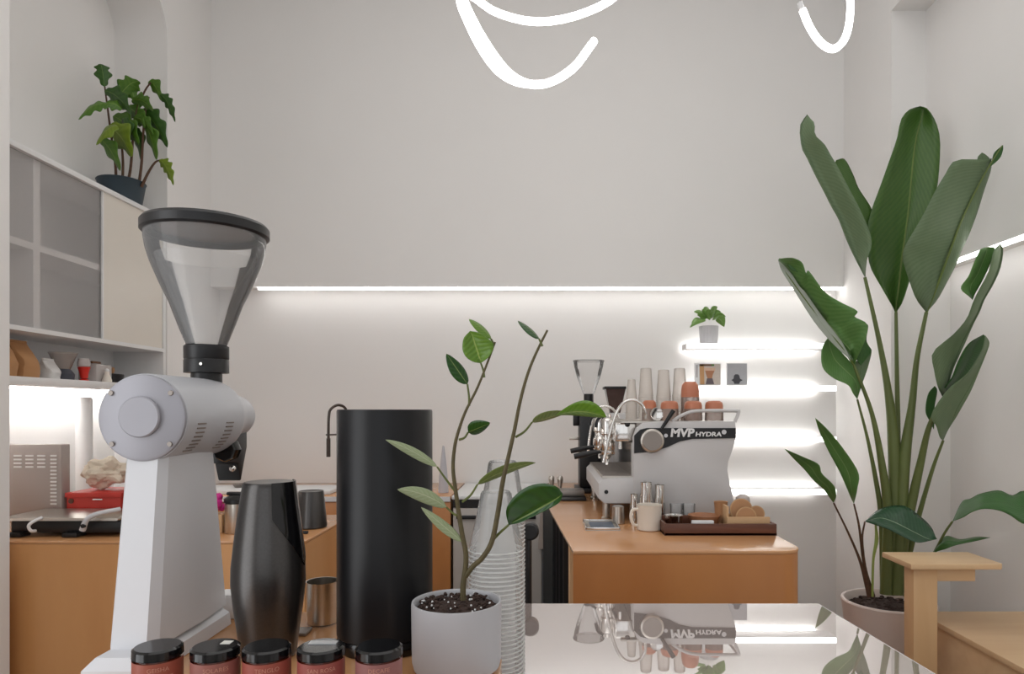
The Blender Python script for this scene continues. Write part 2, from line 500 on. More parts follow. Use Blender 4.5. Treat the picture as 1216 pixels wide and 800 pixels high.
O('inner_shelf', B(0.09, 0.16, 2.9, 3.3, 0.4, 0.42), M_grey, t)

# left-hand counter with the grill
t = thing('bar_counter', 'orange plywood counter below the wall cabinet, carrying the red box', 'counter', (-1.6, 2.9, 0))
O('worktop', B(-2.51, -0.906, 2.56, 3.2, 0.908, 0.92, 0.003), M_top, t)
O('front_panel', B(-2.51, -0.908, 2.562, 2.60, 0.0, 0.9075), M_wood_lit, t)
O('side_panel', B(-0.945, -0.908, 2.60, 3.19, 0.0, 0.9075), M_wood_lit, t)
O('back_panel', B(-2.51, -0.945, 3.16, 3.19, 0.0, 0.885), M_wood, t)

# counter along the back wall with the tap
t = thing('sink_counter', 'low wooden counter along the back wall behind the black cylinder', 'counter', (-1.3, 4.2, 0))
O('worktop', B(-2.2, -0.535, 3.88, 4.59, 0.89, 0.92, 0.003), M_top, t)
O('edge_strip', B(-2.2, -0.535, 3.874, 3.88, 0.89, 0.918), M_white, t)
for i in range(3):
    O('drawer_front', B(-2.2 + i * 0.557, -2.2 + i * 0.557 + 0.552, 3.882, 3.91, 0.02, 0.885, 0.003), M_wood, t)
O('carcass', B(-2.2, -0.54, 3.912, 4.59, 0.0, 0.888), M_edge, t)

t = thing('undercounter_fridge', 'grey undercounter fridge between the two rear counters', 'fridge', (-0.28, 4.2, 0))
O('body', B(-0.525, 0.0, 3.92, 4.58, 0.02, 0.90, 0.004), M_grey, t)
O('top', B(-0.528, 0.004, 3.885, 4.585, 0.90, 0.92, 0.004), M_white, t)
for i in range(2):
    x = -0.52 + i * 0.258
    d = O('door', B(x, x + 0.254, 3.885, 3.918, 0.10, 0.85, 0.006), mat('fridge_grey', (186, 180, 174), 0.45, var=0.02), t)
    O('handle', B(x + 0.02, x + 0.22, 3.868, 3.884, 0.79, 0.81, 0.004), M_black, d)
O('control_strip', B(-0.52, -0.005, 3.89, 3.918, 0.855, 0.895), M_black, t)

# front counter (wood) and the glass-topped display case
WF = 0.97
t = thing('front_counter', 'wooden front counter carrying the white grinder and jars', 'counter', (-0.45, 1.1, 0))
pf = [(-0.775, 0.70), (-0.075, 0.70), (-0.075, 1.22), (-0.172, 1.22), (-0.172, 1.50), (-0.755, 1.50)]
O('worktop', prism(pf, 'z', WF - 0.035, WF, bev=0.003), M_top, t)
pf2 = [(x + (0.01 if x < -0.5 else -0.01), y + (0.01 if y < 1 else -0.01)) for x, y in pf]
O('body', prism(pf2, 'z', 0.0, WF - 0.035), M_wood, t)

m = bpy.data.materials.new('reflective_glass_top'); m.use_nodes = True
nt = m.node_tree; N = nt.nodes; L_ = nt.links; N.remove(N['Principled BSDF'])
df = N.new('ShaderNodeBsdfDiffuse'); df.inputs[0].default_value = (0.62, 0.51, 0.47, 1)
gl = N.new('ShaderNodeBsdfGlossy'); gl.inputs['Roughness'].default_value = 0.015; gl.inputs[0].default_value = (0.95, 0.95, 0.96, 1)
fr = N.new('ShaderNodeFresnel'); fr.inputs[0].default_value = 2.6
nzz = N.new('ShaderNodeTexNoise'); nzz.inputs['Scale'].default_value = 4
mxx = N.new('ShaderNodeMixShader')
mxx.inputs[0].default_value = 0.66; L_.new(df.outputs[0], mxx.inputs[1]); L_.new(gl.outputs[0], mxx.inputs[2])
L_.new(mxx.outputs[0], N['Material Output'].inputs[0])
M_case = m
t = thing('display_case', 'white display case with mirror-like glass top beside the cups', 'display case', (0.35, 1.4, 0))
pc = [(-0.165, 1.23), (-0.165, 1.91), (0.778, 1.91), (0.86, 0.75), (-0.068, 0.75), (-0.068, 1.23)]
O('glass_top', prism(pc, 'z', 0.862, 0.87), M_case, t)
def ins(p):
    return [(x + (0.006 if x < 0.3 else -0.006), y + (-0.006 if y > 1.8 else 0.006)) for x, y in p]
O('body', prism(ins(pc), 'z', 0.0, 0.8615), M_white, t)
O('edge_trim', tube([(0.781, 1.913, 0.866), (0.863, 0.75, 0.866)], 0.0035, n=2, sides=8, smooth=False), M_alu, t)

# ------------------------------------------------------------------ grinder on the front counter
GX, GZ = -0.702, 1.405
t = thing('coffee_grinder', 'large pale grey coffee grinder with clear funnel hopper', 'coffee grinder', (GX, 1.25, WF))
def oct_ring(z, y0, y1, x0, xm, x1, c):
    return [(-x0 + GX, y0, z), (x0 + GX, y0, z), (xm + GX, y0 + c, z), (x1 + GX, (y0 * 0.4 + y1 * 0.6), z), (xm + GX - 0.004, y1, z), (GX - xm + 0.004, y1, z), (GX - x1, (y0 * 0.4 + y1 * 0.6), z), (GX - xm, y0 + c, z)]
bm = bmesh.new()
ra = [bm.verts.new(p) for p in oct_ring(WF + 0.042, 1.14, 1.41, 0.030, 0.042, 0.046, 0.018)]
rb = [bm.verts.new(p) for p in oct_ring(1.36, 1.185, 1.36, 0.026, 0.037, 0.040, 0.015)]
for i in range(8): bm.faces.new((ra[i], ra[(i + 1) % 8], rb[(i + 1) % 8], rb[i]))
bm.faces.new(rb)
O('column', bm, M_grey, t, smooth=10)
bm = bmesh.new()
def rect_ring(z, e):
    return [(GX - 0.036 - e, 1.10 - e, z), (GX + 0.036 + e, 1.10 - e, z), (GX + 0.036 + e, 1.40 + e, z), (GX - 0.036 - e, 1.40 + e, z)]
rr = [[bm.verts.new(p) for p in rect_ring(z, e)] for z, e in ((WF + 0.001, 0.012), (WF + 0.026, 0.010), (WF + 0.043, -0.004))]
for a, b in zip(rr, rr[1:]):
    for i in range(4): bm.faces.new((a[i], a[(i + 1) % 4], b[(i + 1) % 4], b[i]))
bm.faces.new(rr[-1]); bm.faces.new(rr[0][::-1])
O('base', bm, M_grey, t, smooth=10)
hs = O('motor_housing', lathe_y([(0, 1.182), (0.070, 1.182), (0.0775, 1.184), (0.0785, 1.19), (0.0785, 1.40), (0.076, 1.415), (0.067, 1.435), (0.056, 1.465), (0.049, 1.495), (0.047, 1.53), (0.042, 1.545), (0.0, 1.548)], GX, GZ, 64), mat('housing_grey_paint', (190, 191, 196), 0.36, var=0.02), t)
fc = O('face_plate', lathe_y([(0, 1.176), (0.071, 1.176), (0.0755, 1.1785), (0.0765, 1.183), (0.0, 1.183)], GX, GZ, 64), M_greyface, t)
O('round_cap', lathe_y([(0, 1.168), (0.034, 1.168), (0.036, 1.170), (0.036, 1.177), (0, 1.177)], GX, GZ + 0.002, 48), M_greyface, fc)
for a in (40, -42, 140, 222):
    x = GX + 0.068 * math.cos(math.radians(a)); z = GZ + 0.068 * math.sin(math.radians(a))
    O('screw', lathe_y([(0, 1.1735), (0.0042, 1.1735), (0.0048, 1.1755), (0.0048, 1.177), (0, 1.177)], x, z, 14), M_steeld, fc)
# cooling slots: two columns of short dark grooves low on the right flank
bm = bmesh.new()
for y0 in (1.215, 1.325):
    for k in range(8):
        a = math.radians(-8 - k * 6.0)
        c = Vector((GX + 0.0787 * math.cos(a), y0 + 0.018, GZ + 0.0787 * math.sin(a)))
        q = bmesh.ops.create_cube(bm, size=1.0)
        for v in q['verts']:
            l = Vector((v.co.x * 0.002, v.co.y * 0.03, v.co.z * 0.0026))
            v.co = c + Vector((l.x * math.cos(a) - l.z * math.sin(a), l.y, l.x * math.sin(a) + l.z * math.cos(a)))
O('cooling_slots', bm, M_steeld, hs, kind='stuff')
HX, HY = GX, 1.405
bm = lathe([(0, 1.475), (0.030, 1.475), (0.030, 1.495), (0.0432, 1.496), (0.0432, 1.522), (0.042, 1.524), (0.0432, 1.526), (0.0432, 1.551), (0.040, 1.553), (0, 1.553)], HX, HY, 40)
col = O('collar', bm, M_black, t)
O('shutter_pin', tube([(HX + 0.012, HY - 0.043, 1.512), (HX + 0.012, HY - 0.048, 1.512)], 0.003, n=2, smooth=False), M_chrome, col)
M_hop = clear('hopper_plastic', (240, 240, 240), 0.84, 0.04)
ho = [(0.039, 1.554), (0.056, 1.60), (0.070, 1.64), (0.083, 1.668), (0.094, 1.695), (0.104, 1.72), (0.1115, 1.745), (0.1155, 1.768), (0.116, 1.785)]
hop = O('hopper', lathe(ho, HX, HY, 64), M_hop, t)
O('inner_flow_cone', lathe([(0.030, 1.556), (0.050, 1.61), (0.066, 1.65), (0.082, 1.69), (0.096, 1.735)], HX, HY, 48), clear('hopper_inner', (240, 240, 240), 0.86, 0.1), hop)
lid = O('lid', lathe([(0, 1.792), (0.100, 1.790), (0.112, 1.780), (0.118, 1.780), (0.1225, 1.784), (0.1225, 1.800), (0.118, 1.806), (0.06, 1.809), (0, 1.809)], HX, HY, 64), M_black, t)
# grounds outlet and clamp under the nose
ou = O('grounds_chute', prism([(1.435, 1.375), (1.53, 1.375), (1.53, 1.335), (1.515, 1.30), (1.50, 1.262), (1.485, 1.30), (1.46, 1.305), (1.435, 1.305)], 'x', GX - 0.022, GX + 0.030, bev=0.003), M_black, t)
O('clamp_knob', lathe_y([(0, 1.405), (0.022, 1.405), (0.025, 1.41), (0.025, 1.434), (0, 1.434)], GX + 0.035, 1.335, 8), M_blackg, ou)
for z in (1.352, 1.33, 1.295):
    O('chrome_bolt', ball(bmesh.new(), (GX + 0.045, 1.425, z), 0.007), M_chrome, ou)

# ------------------------------------------------------------------ pearl black flask and matte cylinder
x, y = -0.503, 1.235
t = thing('black_flask', 'glossy black waisted flask with flat top beside the grinder', 'flask', (x, y, WF))
O('body', lathe([(0, WF + 0.001), (0.046, WF + 0.001), (0.049, WF + 0.006), (0.054, WF + 0.05), (0.060, WF + 0.09), (0.0645, WF + 0.135), (0.0640, WF + 0.165), (0.060, WF + 0.205), (0.053, WF + 0.26), (0.046, WF + 0.305), (0.0445, WF + 0.315), (0.042, WF + 0.318), (0, WF + 0.316)], x, y, 56), M_pearl, t)
bm = bmesh.new()
# hard glossy band wrapping the flask's right flank, pointed at the bottom
cols_ = []
for i in range(13):
    a = math.radians(-62 + i * 9)
    zb = WF + 0.165 + 0.09 * abs(i - 7) / 7
    col_ = []
    for k in range(9):
        z = zb + (WF + 0.319 - zb) * k / 8
        h = z - WF
        r = 0.0665 if h < 0.165 else 0.0665 - (h - 0.165) * 0.128
        col_.append((r * math.cos(a), r * math.sin(a), z))
    cols_.append(col_)
vo = [[bm.verts.new((x + p[0], y + p[1], p[2])) for p in c] for c in cols_]
vi = [[bm.verts.new((x + p[0] * 0.955, y + p[1] * 0.955, p[2])) for p in c] for c in cols_]
for i in range(12):
    for k in range(8):
        bm.faces.new((vo[i][k], vo[i + 1][k], vo[i + 1][k + 1], vo[i][k + 1])); bm.faces.new((vi[i][k], vi[i][k + 1], vi[i + 1][k + 1], vi[i + 1][k]))
    for k in (0, 8): bm.faces.new((vo[i][k], vo[i + 1][k], vi[i + 1][k], vi[i][k]))
for k in range(8):
    for i in (0, 12): bm.faces.new((vo[i][k], vo[i][k + 1], vi[i][k + 1], vi[i][k]))
O('spout_band', bm, M_blackg, t, smooth=50)

x, y = -0.303, 1.292
t = thing('black_cylinder', 'tall matte black cylindrical canister on the front counter', 'canister', (x, y, WF))
O('body', lathe([(0, WF + 0.025), (0.086, WF + 0.025), (0.0895, WF + 0.028), (0.0895, 1.416), (0.0885, 1.4195), (0.086, 1.42), (0, 1.42)], x, y, 72), M_blackm, t)
O('base_ring', lathe([(0, WF + 0.001), (0.0875, WF + 0.001), (0.0885, WF + 0.004), (0.0885, WF + 0.022), (0.087, WF + 0.025), (0, WF + 0.025)], x, y, 72), M_blackg, t)

# ------------------------------------------------------------------ five jars in the foreground
M_jar = mat('rosy_brown_label', (168, 96, 84), 0.45, var=0.06)
M_glassd = mat('amber_jar_glass', (104, 46, 30), 0.08, var=0.1)
M_ink = mat('pale_label_ink', (196, 142, 124), 0.6, var=0.02)
M_stick = mat('white_sticker', (222, 220, 214), 0.5, var=0.02)
jars = [(187.5, 'GEISHA', 'standing before the grinder column', (172, 92, 74)),
        (256, 'SOLARES', 'with a small white sticker on its lid edge', (164, 104, 96)),
        (317, 'TENGLO', 'standing in front of the glossy flask', (170, 88, 76)),
        (381.5, 'SAN ROSA', 'with a silver strip on its lid', (166, 88, 82)),
        (450, 'DECAFE', 'standing in front of the matte black cylinder', (160, 108, 106))]
JD = 0.965; JR = 0.0328; JH = 0.1125
for i, (px, txt, extra, colr) in enumerate(jars):
    jx = (px - VX) / F * JD
    t = thing('coffee_jar', 'rosy brown labelled jar with black lid, ' + extra, 'jar', (jx, JD, WF), 'coffee jars in a row')
    O('glass_body', lathe([(0, WF + 0.001), (JR - 0.003, WF + 0.001), (JR - 0.0006, WF + 0.004), (JR - 0.0006, WF + JH - 0.024), (JR - 0.004, WF + JH - 0.018), (JR - 0.004, WF + JH - 0.004), (0, WF + JH - 0.004)], jx, JD, 40), M_glassd, t)
    O('lid', lathe([(0, WF + JH), (JR - 0.003, WF + JH), (JR + 0.0002, WF + JH - 0.0025), (JR + 0.0006, WF + JH - 0.013), (JR - 0.001, WF + JH - 0.0145), (0, WF + JH - 0.0145)], jx, JD, 44), M_blackg, t)
    # label wraps three quarters of the jar
    bm = bmesh.new(); n = 30
    lo = []; hi = []
    for k in range(n + 1):
        a = math.radians(-90 - 128 + 240 * k / n)
        lo.append(bm.verts.new((jx + JR * math.cos(a), JD + JR * math.sin(a), WF + 0.012))); hi.append(bm.verts.new((jx + JR * math.cos(a), JD + JR * math.sin(a), WF + JH - 0.0165)))
    for k in range(n): bm.faces.new((lo[k], lo[k + 1], hi[k + 1], hi[k]))
    lb = O('label', bm, mat('jar_label_%d' % i, tuple(int(v * 0.9) for v in colr), 0.45, var=0.06), t, recalc=False)
    mid = math.atan2(-JD, -jx)           # the side of the jar turned to the room
    def wrap(z0):
        return lambda u, v: (jx + (JR + 0.0003) * math.cos(mid + u / JR), JD + (JR + 0.0003) * math.sin(mid + u / JR), z0 + v)
    O('lettering', textbm(txt, 0.0085, wrap(WF + JH - 0.0255)), M_ink, lb, recalc=False, smooth=0)
    bm = bmesh.new()
    for r_ in range(3):
        vs = []
        for k in range(13):
            a = mid + (k / 12 - 0.5) * (1.2 - 0.2 * (r_ % 2))
            z = WF + JH - 0.035 - r_ * 0.0055
            vs.append([bm.verts.new((jx + (JR + 0.0003) * math.cos(a), JD + (JR + 0.0003) * math.sin(a), z + h)) for h in (0, 0.0009)])
        for k in range(12): bm.faces.new((vs[k][0], vs[k + 1][0], vs[k + 1][1], vs[k][1]))
    O('fine_print', bm, M_ink, lb, recalc=False, smooth=0, kind='stuff')
    if i == 1: O('sticker', B(jx + 0.004, jx + 0.018, JD + 0.004, JD + 0.018, WF + JH, WF + JH + 0.0006), M_stick, t)
    if i == 3: O('foil_strip', B(jx - 0.02, jx + 0.02, JD + 0.002, JD + 0.016, WF + JH, WF + JH + 0.0012), mat('silver_foil', (200, 202, 205), 0.35, 0.6), t)

# ------------------------------------------------------------------ small things on the front counter behind the flask
x, y = (383 - VX) / F * 1.42, 1.42
t = thing('steel_tumbler', 'small open brushed steel tumbler between the flask and black cylinder', 'tumbler', (x, y, WF))
O('cup', lathe([(0, WF + 0.002), (0.030, WF + 0.002), (0.032, WF + 0.004), (0.033, WF + 0.088), (0.0338, WF + 0.0895), (0.032, WF + 0.089), (0.031, WF + 0.006), (0, WF + 0.006)], x, y, 36), M_steel, t)
single('folded_cloth', B(x - 0.045, x - 0.005, y - 0.085, y - 0.045, WF + 0.0005, WF + 0.007, 0.002), M_steeld, 'small folded dark grey cloth lying before the steel tumbler', 'cloth', (x - 0.03, y - 0.065, WF))
single('white_carton', B(-0.705, -0.625, 1.445, 1.495, WF + 0.0005, WF + 0.052, 0.002), M_white, 'small white carton behind the glossy flask', 'carton', (-0.665, 1.47, WF))
single('white_napkin_pad', B(-0.62, -0.56, 1.36, 1.44, WF + 0.0005, WF + 0.022, 0.003), M_white, 'low white napkin pad beside the grinder base', 'napkins', (-0.59, 1.40, WF))

# ------------------------------------------------------------------ rubber plant in the white pot
PX, PY = -0.150, 1.17
t = thing('rubber_plant', 'young two-stemmed rubber plant in a smooth white pot', 'potted plant', (PX, PY, WF))
M_pot = mat('white_ceramic', (184, 184, 188), 0.45, var=0.015)
O('pot', lathe([(0, WF + 0.001), (0.066, WF + 0.001), (0.0735, WF + 0.006), (0.0765, WF + 0.018), (0.0772, WF + 0.06), (0.0778, WF + 0.114), (0.0770, WF + 0.1185), (0.0740, WF + 0.1185), (0.0715, WF + 0.114), (0.071, WF + 0.095), (0, WF + 0.095)], PX, PY, 64), M_pot, t)
bm = bmesh.new()
n = 30
for i in range(n):
    for j in range(n):
        pass
rng = random.Random(3)
bm = lathe([(0, 0.112), (0.02, 0.113), (0.04, 0.111), (0.058, 0.110), (0.0705, 0.106)], PX, PY, 40)
for v in bm.verts: v.co.z += WF + 0.004 * noise.noise(v.co * 90)
for k in range(170):
    r = 0.067 * math.sqrt(rng.random()); a = rng.random() * 6.283
    ball(bm, (PX + r * math.cos(a), PY + r * math.sin(a), WF + 0.1105 + rng.random() * 0.004), rng.uniform(0.0022, 0.0055), rng.uniform(.7, 1.3), rng.uniform(.7, 1.3), rng.uniform(.6, 1), sub=1)
so = O('soil', bm, M_soil, t, kind='stuff')
bm = bmesh.new()
for k in range(26):
    r = 0.064 * math.sqrt(rng.random()); a = rng.random() * 6.283
    ball(bm, (PX + r * math.cos(a), PY + r * math.sin(a), WF + 0.1145 + rng.random() * 0.002), rng.uniform(0.0013, 0.0024), sub=1)
O('perlite', bm, M_white, so, kind='stuff')
D = PY
stA = [(550, 712), (550, 695), (553, 672), (553, 655), (549, 635), (545, 610), (541, 582), (538, 556), (540, 530), (545, 510), (553, 488), (567, 460), (579, 430), (588, 406)]
stB = [(553, 684), (562, 672), (573, 662), (584, 643), (591, 610), (597, 572), (604, 541), (611, 510), (618, 475), (628, 440), (640, 412), (650, 392)]
M_twg = mat('olive_twig', (84, 74, 44), 0.65, var=0.45, scale=90)
O('stem', tube([W(*p, D) for p in stA], [0.0052, 0.0046, 0.0042, 0.0034, 0.0028, 0.0022, 0.0016], n=60, sides=10), M_twg, t)
O('stem', tube([W(*p, D - 0.012 * math.sin(i / 3)) for i, p in enumerate(stB)], [0.0046, 0.0046, 0.0042, 0.0034, 0.0026, 0.0019], n=60, sides=10), M_twg, t)
G1 = leafmat('rubber_leaf_bright', (84, 124, 30), (112, 150, 44), (150, 172, 86), 9, 0.35, 0.025)
G2 = leafmat('rubber_leaf_deep', (28, 68, 18), (46, 92, 28), (124, 146, 80), 7, 0.3, 0.03)
G3 = leafmat('rubber_leaf_pale', (150, 166, 122), (180, 190, 154), (196, 202, 166), 9, 0.45, 0.03)
G4 = leafmat('rubber_leaf_olive', (96, 112, 48), (124, 136, 66), (150, 160, 92), 9, 0.4, 0.03)
def rub(base, tip, hw, m, pet=None, true=0.03, dd=0.0, sag=0.0, d=D, peak=0.8, flip=1, fold=0.25):
    lf = simple_leaf('leaf', base, tip, hw, true, m, t, d, dd, sag, peak=peak, flip=flip, fold=fold)
    if pet: O('petiole', tube([W(*pet, D)] + [W((pet[0] + base[0]) / 2 + 1, (pet[1] + base[1]) / 2 + 2, (D + d) / 2)] + [W(*base, d)], [0.0022, 0.0016], sides=8), M_stem, lf)
rub((583, 402), (557, 379), 4.5, G1, (587, 409), 0.012, sag=0.004)
rows_leaf('leaf', [(558, 393), ((551, 401), (561, 398), (569, 395)), ((549, 412), (564, 408), (578, 401)), ((551, 420), (567, 417), (584, 406)), ((556, 426), (569, 424), (586, 413)), ((564, 430), (571, 428), (580, 424)), (571, 431)], G1, t, D - 0.01, D, dl=-0.006, dr=-0.012)
O('petiole', tube([W(571, 431, D), W(574, 440, D), W(575, 448, D)], [0.0015, 0.002], sides=8), M_stem, t)
rub((555, 456), (530, 420), 8, G2, (557, 482), 0.013, dd=-0.015)
rub((556, 513), (582, 502), 8, G2, (545, 522), 0.016, dd=-0.03, peak=0.6)
rub((519, 554), (458, 522), 5, G3, (542, 585), 0.0085, dd=-0.05, sag=0.004)
rub((530, 602), (472, 581), 7.5, G3, (543, 612), 0.0125, dd=-0.06, sag=0.007)
rub((549, 643), (500, 602), 5.5, G3, (549, 647), 0.009, dd=-0.03)
rub((567, 575), (636, 549), 6, G4, (549, 596), 0.011, dd=0.05, sag=0.006)
rub((632, 501), (674, 489), 5, G4, (612, 519), 0.016, dd=0.03, sag=0.0)
rub((660, 493), (720, 495), 9, G1, None, 0.026, dd=-0.05, sag=0.008, peak=1.25)
rub((640, 402), (615, 381), 4, G2, (644, 411), 0.013, dd=0.02, sag=0.003)
rows_leaf('leaf', [(668, 586), ((661, 578), (664, 590), (665, 595)), ((645, 574), (655, 596), (659, 600)), ((626, 578), (643, 603), (646, 607)), ((610, 590), (629, 611), (631, 614)), ((601, 606), (616, 617), (618, 620)), (604, 623)], G2, t, D - 0.07, D - 0.01, dl=-0.02, dr=-0.005)
O('petiole', tube([W(585, 641, D), W(595, 631, D - 0.005), W(604, 623, D - 0.01)], [0.0026, 0.002], sides=8), M_stem, t)

# ------------------------------------------------------------------ stacks of clear plastic cups on the glass top
M_cup = clear('clear_cup_plastic', (242, 242, 240), 0.72, 0.08)
M_rim = clear('clear_cup_rim', (240, 240, 238), 0.25, 0.1)
def cup_stack(cx, cy, zbase, n, pitch, rr, htop, rtop, lab_top, lab_ring, grp):
    # nested upside down: of every cup but the topmost only rim and skirt can be seen
    t0 = thing('plastic_cup', lab_ring, 'cup', (cx, cy, zbase), grp)
    O('rim', lathe([(rr, zbase + 0.0005), (rr + 0.0014, zbase + 0.0012), (rr + 0.0014, zbase + 0.003), (rr, zbase + 0.0036), (rr - 0.001, zbase + 0.002)], cx, cy, 40, close=True), M_rim, t0)
    O('wall', lathe([(rr - 0.0008, zbase + 0.0036), (rr - 0.0011, zbase + pitch - 0.0002)], cx, cy, 40), M_cup, t0)
    for i in range(1, n): dup(t0, (cx, cy, zbase + i * pitch))
    z = zbase + n * pitch
    tt = thing('plastic_cup', lab_top, 'cup', (cx, cy, z), grp)
    O('rim', lathe([(rr, z + 0.0005), (rr + 0.0014, z + 0.0012), (rr + 0.0014, z + 0.003), (rr, z + 0.0036), (rr - 0.001, z + 0.002)], cx, cy, 40, close=True), M_rim, tt)
    O('wall', lathe([(rr - 0.0008, z + 0.0036), (rr - 0.002, z + 0.012), (rtop + (rr - rtop) * 0.45, z + htop * 0.5), (rtop, z + htop - 0.004), (rtop - 0.003, z + htop), (rtop - 0.006, z + htop - 0.003), (0, z + htop - 0.003)], cx, cy, 40), M_cup, tt)
cup_stack((589 - VX) / F * 1.315, 1.315, 0.8705, 32, 0.0086, 0.0535, 0.115, 0.030, 'topmost clear plastic cup of the front stack beside the white pot', 'clear plastic cup nested upside down in the front stack', 'front stack of clear cups')
cup_stack((597 - VX) / F * 1.45, 1.45, 0.8705, 40, 0.0086, 0.0470, 0.095, 0.031, 'topmost cup of the taller rear cup stack', 'plastic cup nested in the taller stack behind the front cups', 'rear stack of clear cups')

# ------------------------------------------------------------------ espresso machine
def S(x, y, d=3.0):
    return ((x - VX) / F * d, ZC - (y - VY) / F * d)
CT = 0.92
t = thing('espresso_machine', 'white and chrome espresso machine lettered MVP HYDRA on the counter', 'espresso machine', (0.55, 3.4, CT))
M_mw = mat('machine_white', (206, 204, 204), 0.35, var=0.015)
side = [S(*p) for p in [(752, 612), (752, 520), (756, 508), (764, 502), (780, 500), (873, 500), (874, 508), (874, 520), (870, 534), (865, 548), (864, 558), (867, 575), (871, 590), (873, 602), (873, 612)]]
MY0, MY1 = 3.0, 3.86
near = O('side_panel', prism(side, 'y', MY0, MY0 + 0.04, bev=0.004), M_mw, t, label='white side panel with black band')
O('side_panel', prism(side, 'y', MY1 - 0.04, MY1, bev=0.004), M_mw, t)
band = [S(*p) for p in [(753, 538), (753, 517), (760, 510), (768, 508), (873.4, 508), (873.8, 520), (822, 521), (807, 524), (794, 530), (777, 536)]]
bd = O('black_band', prism(band, 'y', MY0 - 0.004, MY0 + 0.0), M_black, near)
def flat(cx, cz, sx=1.0, shear=0.0):
    return lambda u, v: (cx + u * sx + v * shear, MY0 - 0.0048, cz + v)
cx, cz = S(810, 514)
O('lettering', textbm('MVP', 0.050, flat(cx, cz, 1.10, 0.12), 0.0022), M_white, bd, recalc=False, smooth=0)
cx, cz = S(841, 515.6)
O('lettering', textbm('HYDRA', 0.027, flat(cx, cz, 1.28, 0.12), 0.0010), M_white, bd, recalc=False, smooth=0)
for p, r in (((790.5, 517), 0.0085), ((859.5, 512.8), 0.0105)):
    a, b = S(*p)
    O('emblem_dot', lathe_y([(0, MY0 - 0.0056), (r, MY0 - 0.0056), (r, MY0 - 0.004), (0, MY0 - 0.004)], a, b, 20), M_grey, bd)
a, b = S(773.5, 523)
kb = O('dial', lathe_y([(0, MY0 - 0.030), (0.046, MY0 - 0.030), (0.052, MY0 - 0.026), (0.054, MY0 - 0.004), (0, MY0 - 0.004)], a, b, 48), M_steel, t)
O('dial_face', lathe_y([(0, MY0 - 0.0315), (0.042, MY0 - 0.0315), (0.043, MY0 - 0.030), (0, MY0 - 0.030)], a, b, 40), M_steeld, kb)
lo_, hi_ = S(785, 509), S(799, 487)
O('steam_lever', tube([(lo_[0], MY0 - 0.012, lo_[1]), (lo_[0] * .5 + hi_[0] * .5, MY0 - 0.014, lo_[1] * .5 + hi_[1] * .5), (hi_[0], MY0 - 0.016, hi_[1])], [0.007, 0.009, 0.0105], sides=12), M_black, t)
# hull between the side panels
x752, x873 = S(752, 0)[0], S(873, 0)[0]
ztop = S(0, 500)[1]
O('hull', B(x752 + 0.02, x873 - 0.03, MY0 + 0.04, MY1 - 0.04, 1.0, ztop - 0.008), M_steeld, t)
O('cup_deck', B(x752 - 0.05, x873 - 0.005, MY0 + 0.04, MY1 - 0.04, ztop - 0.008, ztop - 0.001), M_steel, t)
O('splash_panel', B(x752 - 0.004, x752 + 0.02, MY0 + 0.04, MY1 - 0.04, 1.10, 1.27), M_chrome, t)
O('group_beam', B(x752 - 0.075, x752 + 0.02, MY0 + 0.05, MY1 - 0.05, 1.275, ztop - 0.009, 0.008), M_chrome, t)
# drip tray
tr = [S(*p) for p in [(711, 574), (716, 569), (754, 567), (754, 598), (718, 598), (711, 592)]]
dt = O('drip_tray', prism(tr, 'y', MY0 + 0.005, MY1 - 0.005, bev=0.006), M_mw, t)
O('drip_grate', B(S(716, 0)[0], x752, MY0 + 0.03, MY1 - 0.03, S(0, 568.5)[1], S(0, 566)[1]), M_steel, dt)
for k in range(14):
    yy = MY0 + 0.05 + k * 0.056
    O('grate_bar', B(S(717, 0)[0], x752 - 0.004, yy, yy + 0.02, S(0, 566)[1], S(0, 565)[1]), M_steeld, dt)
a, b = S(720, 584)
O('tray_bolt', lathe_y([(0, MY0 + 0.001), (0.009, MY0 + 0.001), (0.009, MY0 + 0.006), (0, MY0 + 0.006)], a, b, 18), M_black, dt)
O('under_body', B(x752 + 0.03, x873 - 0.05, MY0 + 0.06, MY1 - 0.06, CT + 0.035, 1.0), M_black, t)
for fx in (S(716, 0)[0] + 0.02, x873 - 0.05):
    for fy in (MY0 + 0.06, MY1 - 0.08):
        O('foot', lathe([(0, CT + 0.0005), (0.022, CT + 0.0005), (0.022, CT + 0.01), (0.016, CT + 0.014), (0.016, 1.012), (0, 1.012)], fx, fy, 20), M_steel, t)
# cup rail of flat bar round the deck
rl = [S(*p) for p in [(799, 500), (810, 493), (823, 488.5), (840, 487.5), (876, 487.5)]]
for yy in (MY0 + 0.008, MY1 - 0.008):
    P = [(a, yy, b) for a, b in rl] + [(S(877.5, 0)[0], yy, S(0, 488.5)[1]), (S(876.5, 0)[0], yy, S(0, 493)[1]), (S(873.2, 0)[0], yy, S(0, 501)[1])]
    O('cup_rail', tube(P, 0.0075, n=40, sides=10), M_mw, t)
O('cup_rail', tube([(S(877, 0)[0], MY0 + 0.008, S(0, 488)[1]), (S(877, 0)[0], MY1 - 0.008, S(0, 488)[1])], 0.007, n=2, smooth=False), M_mw, t)
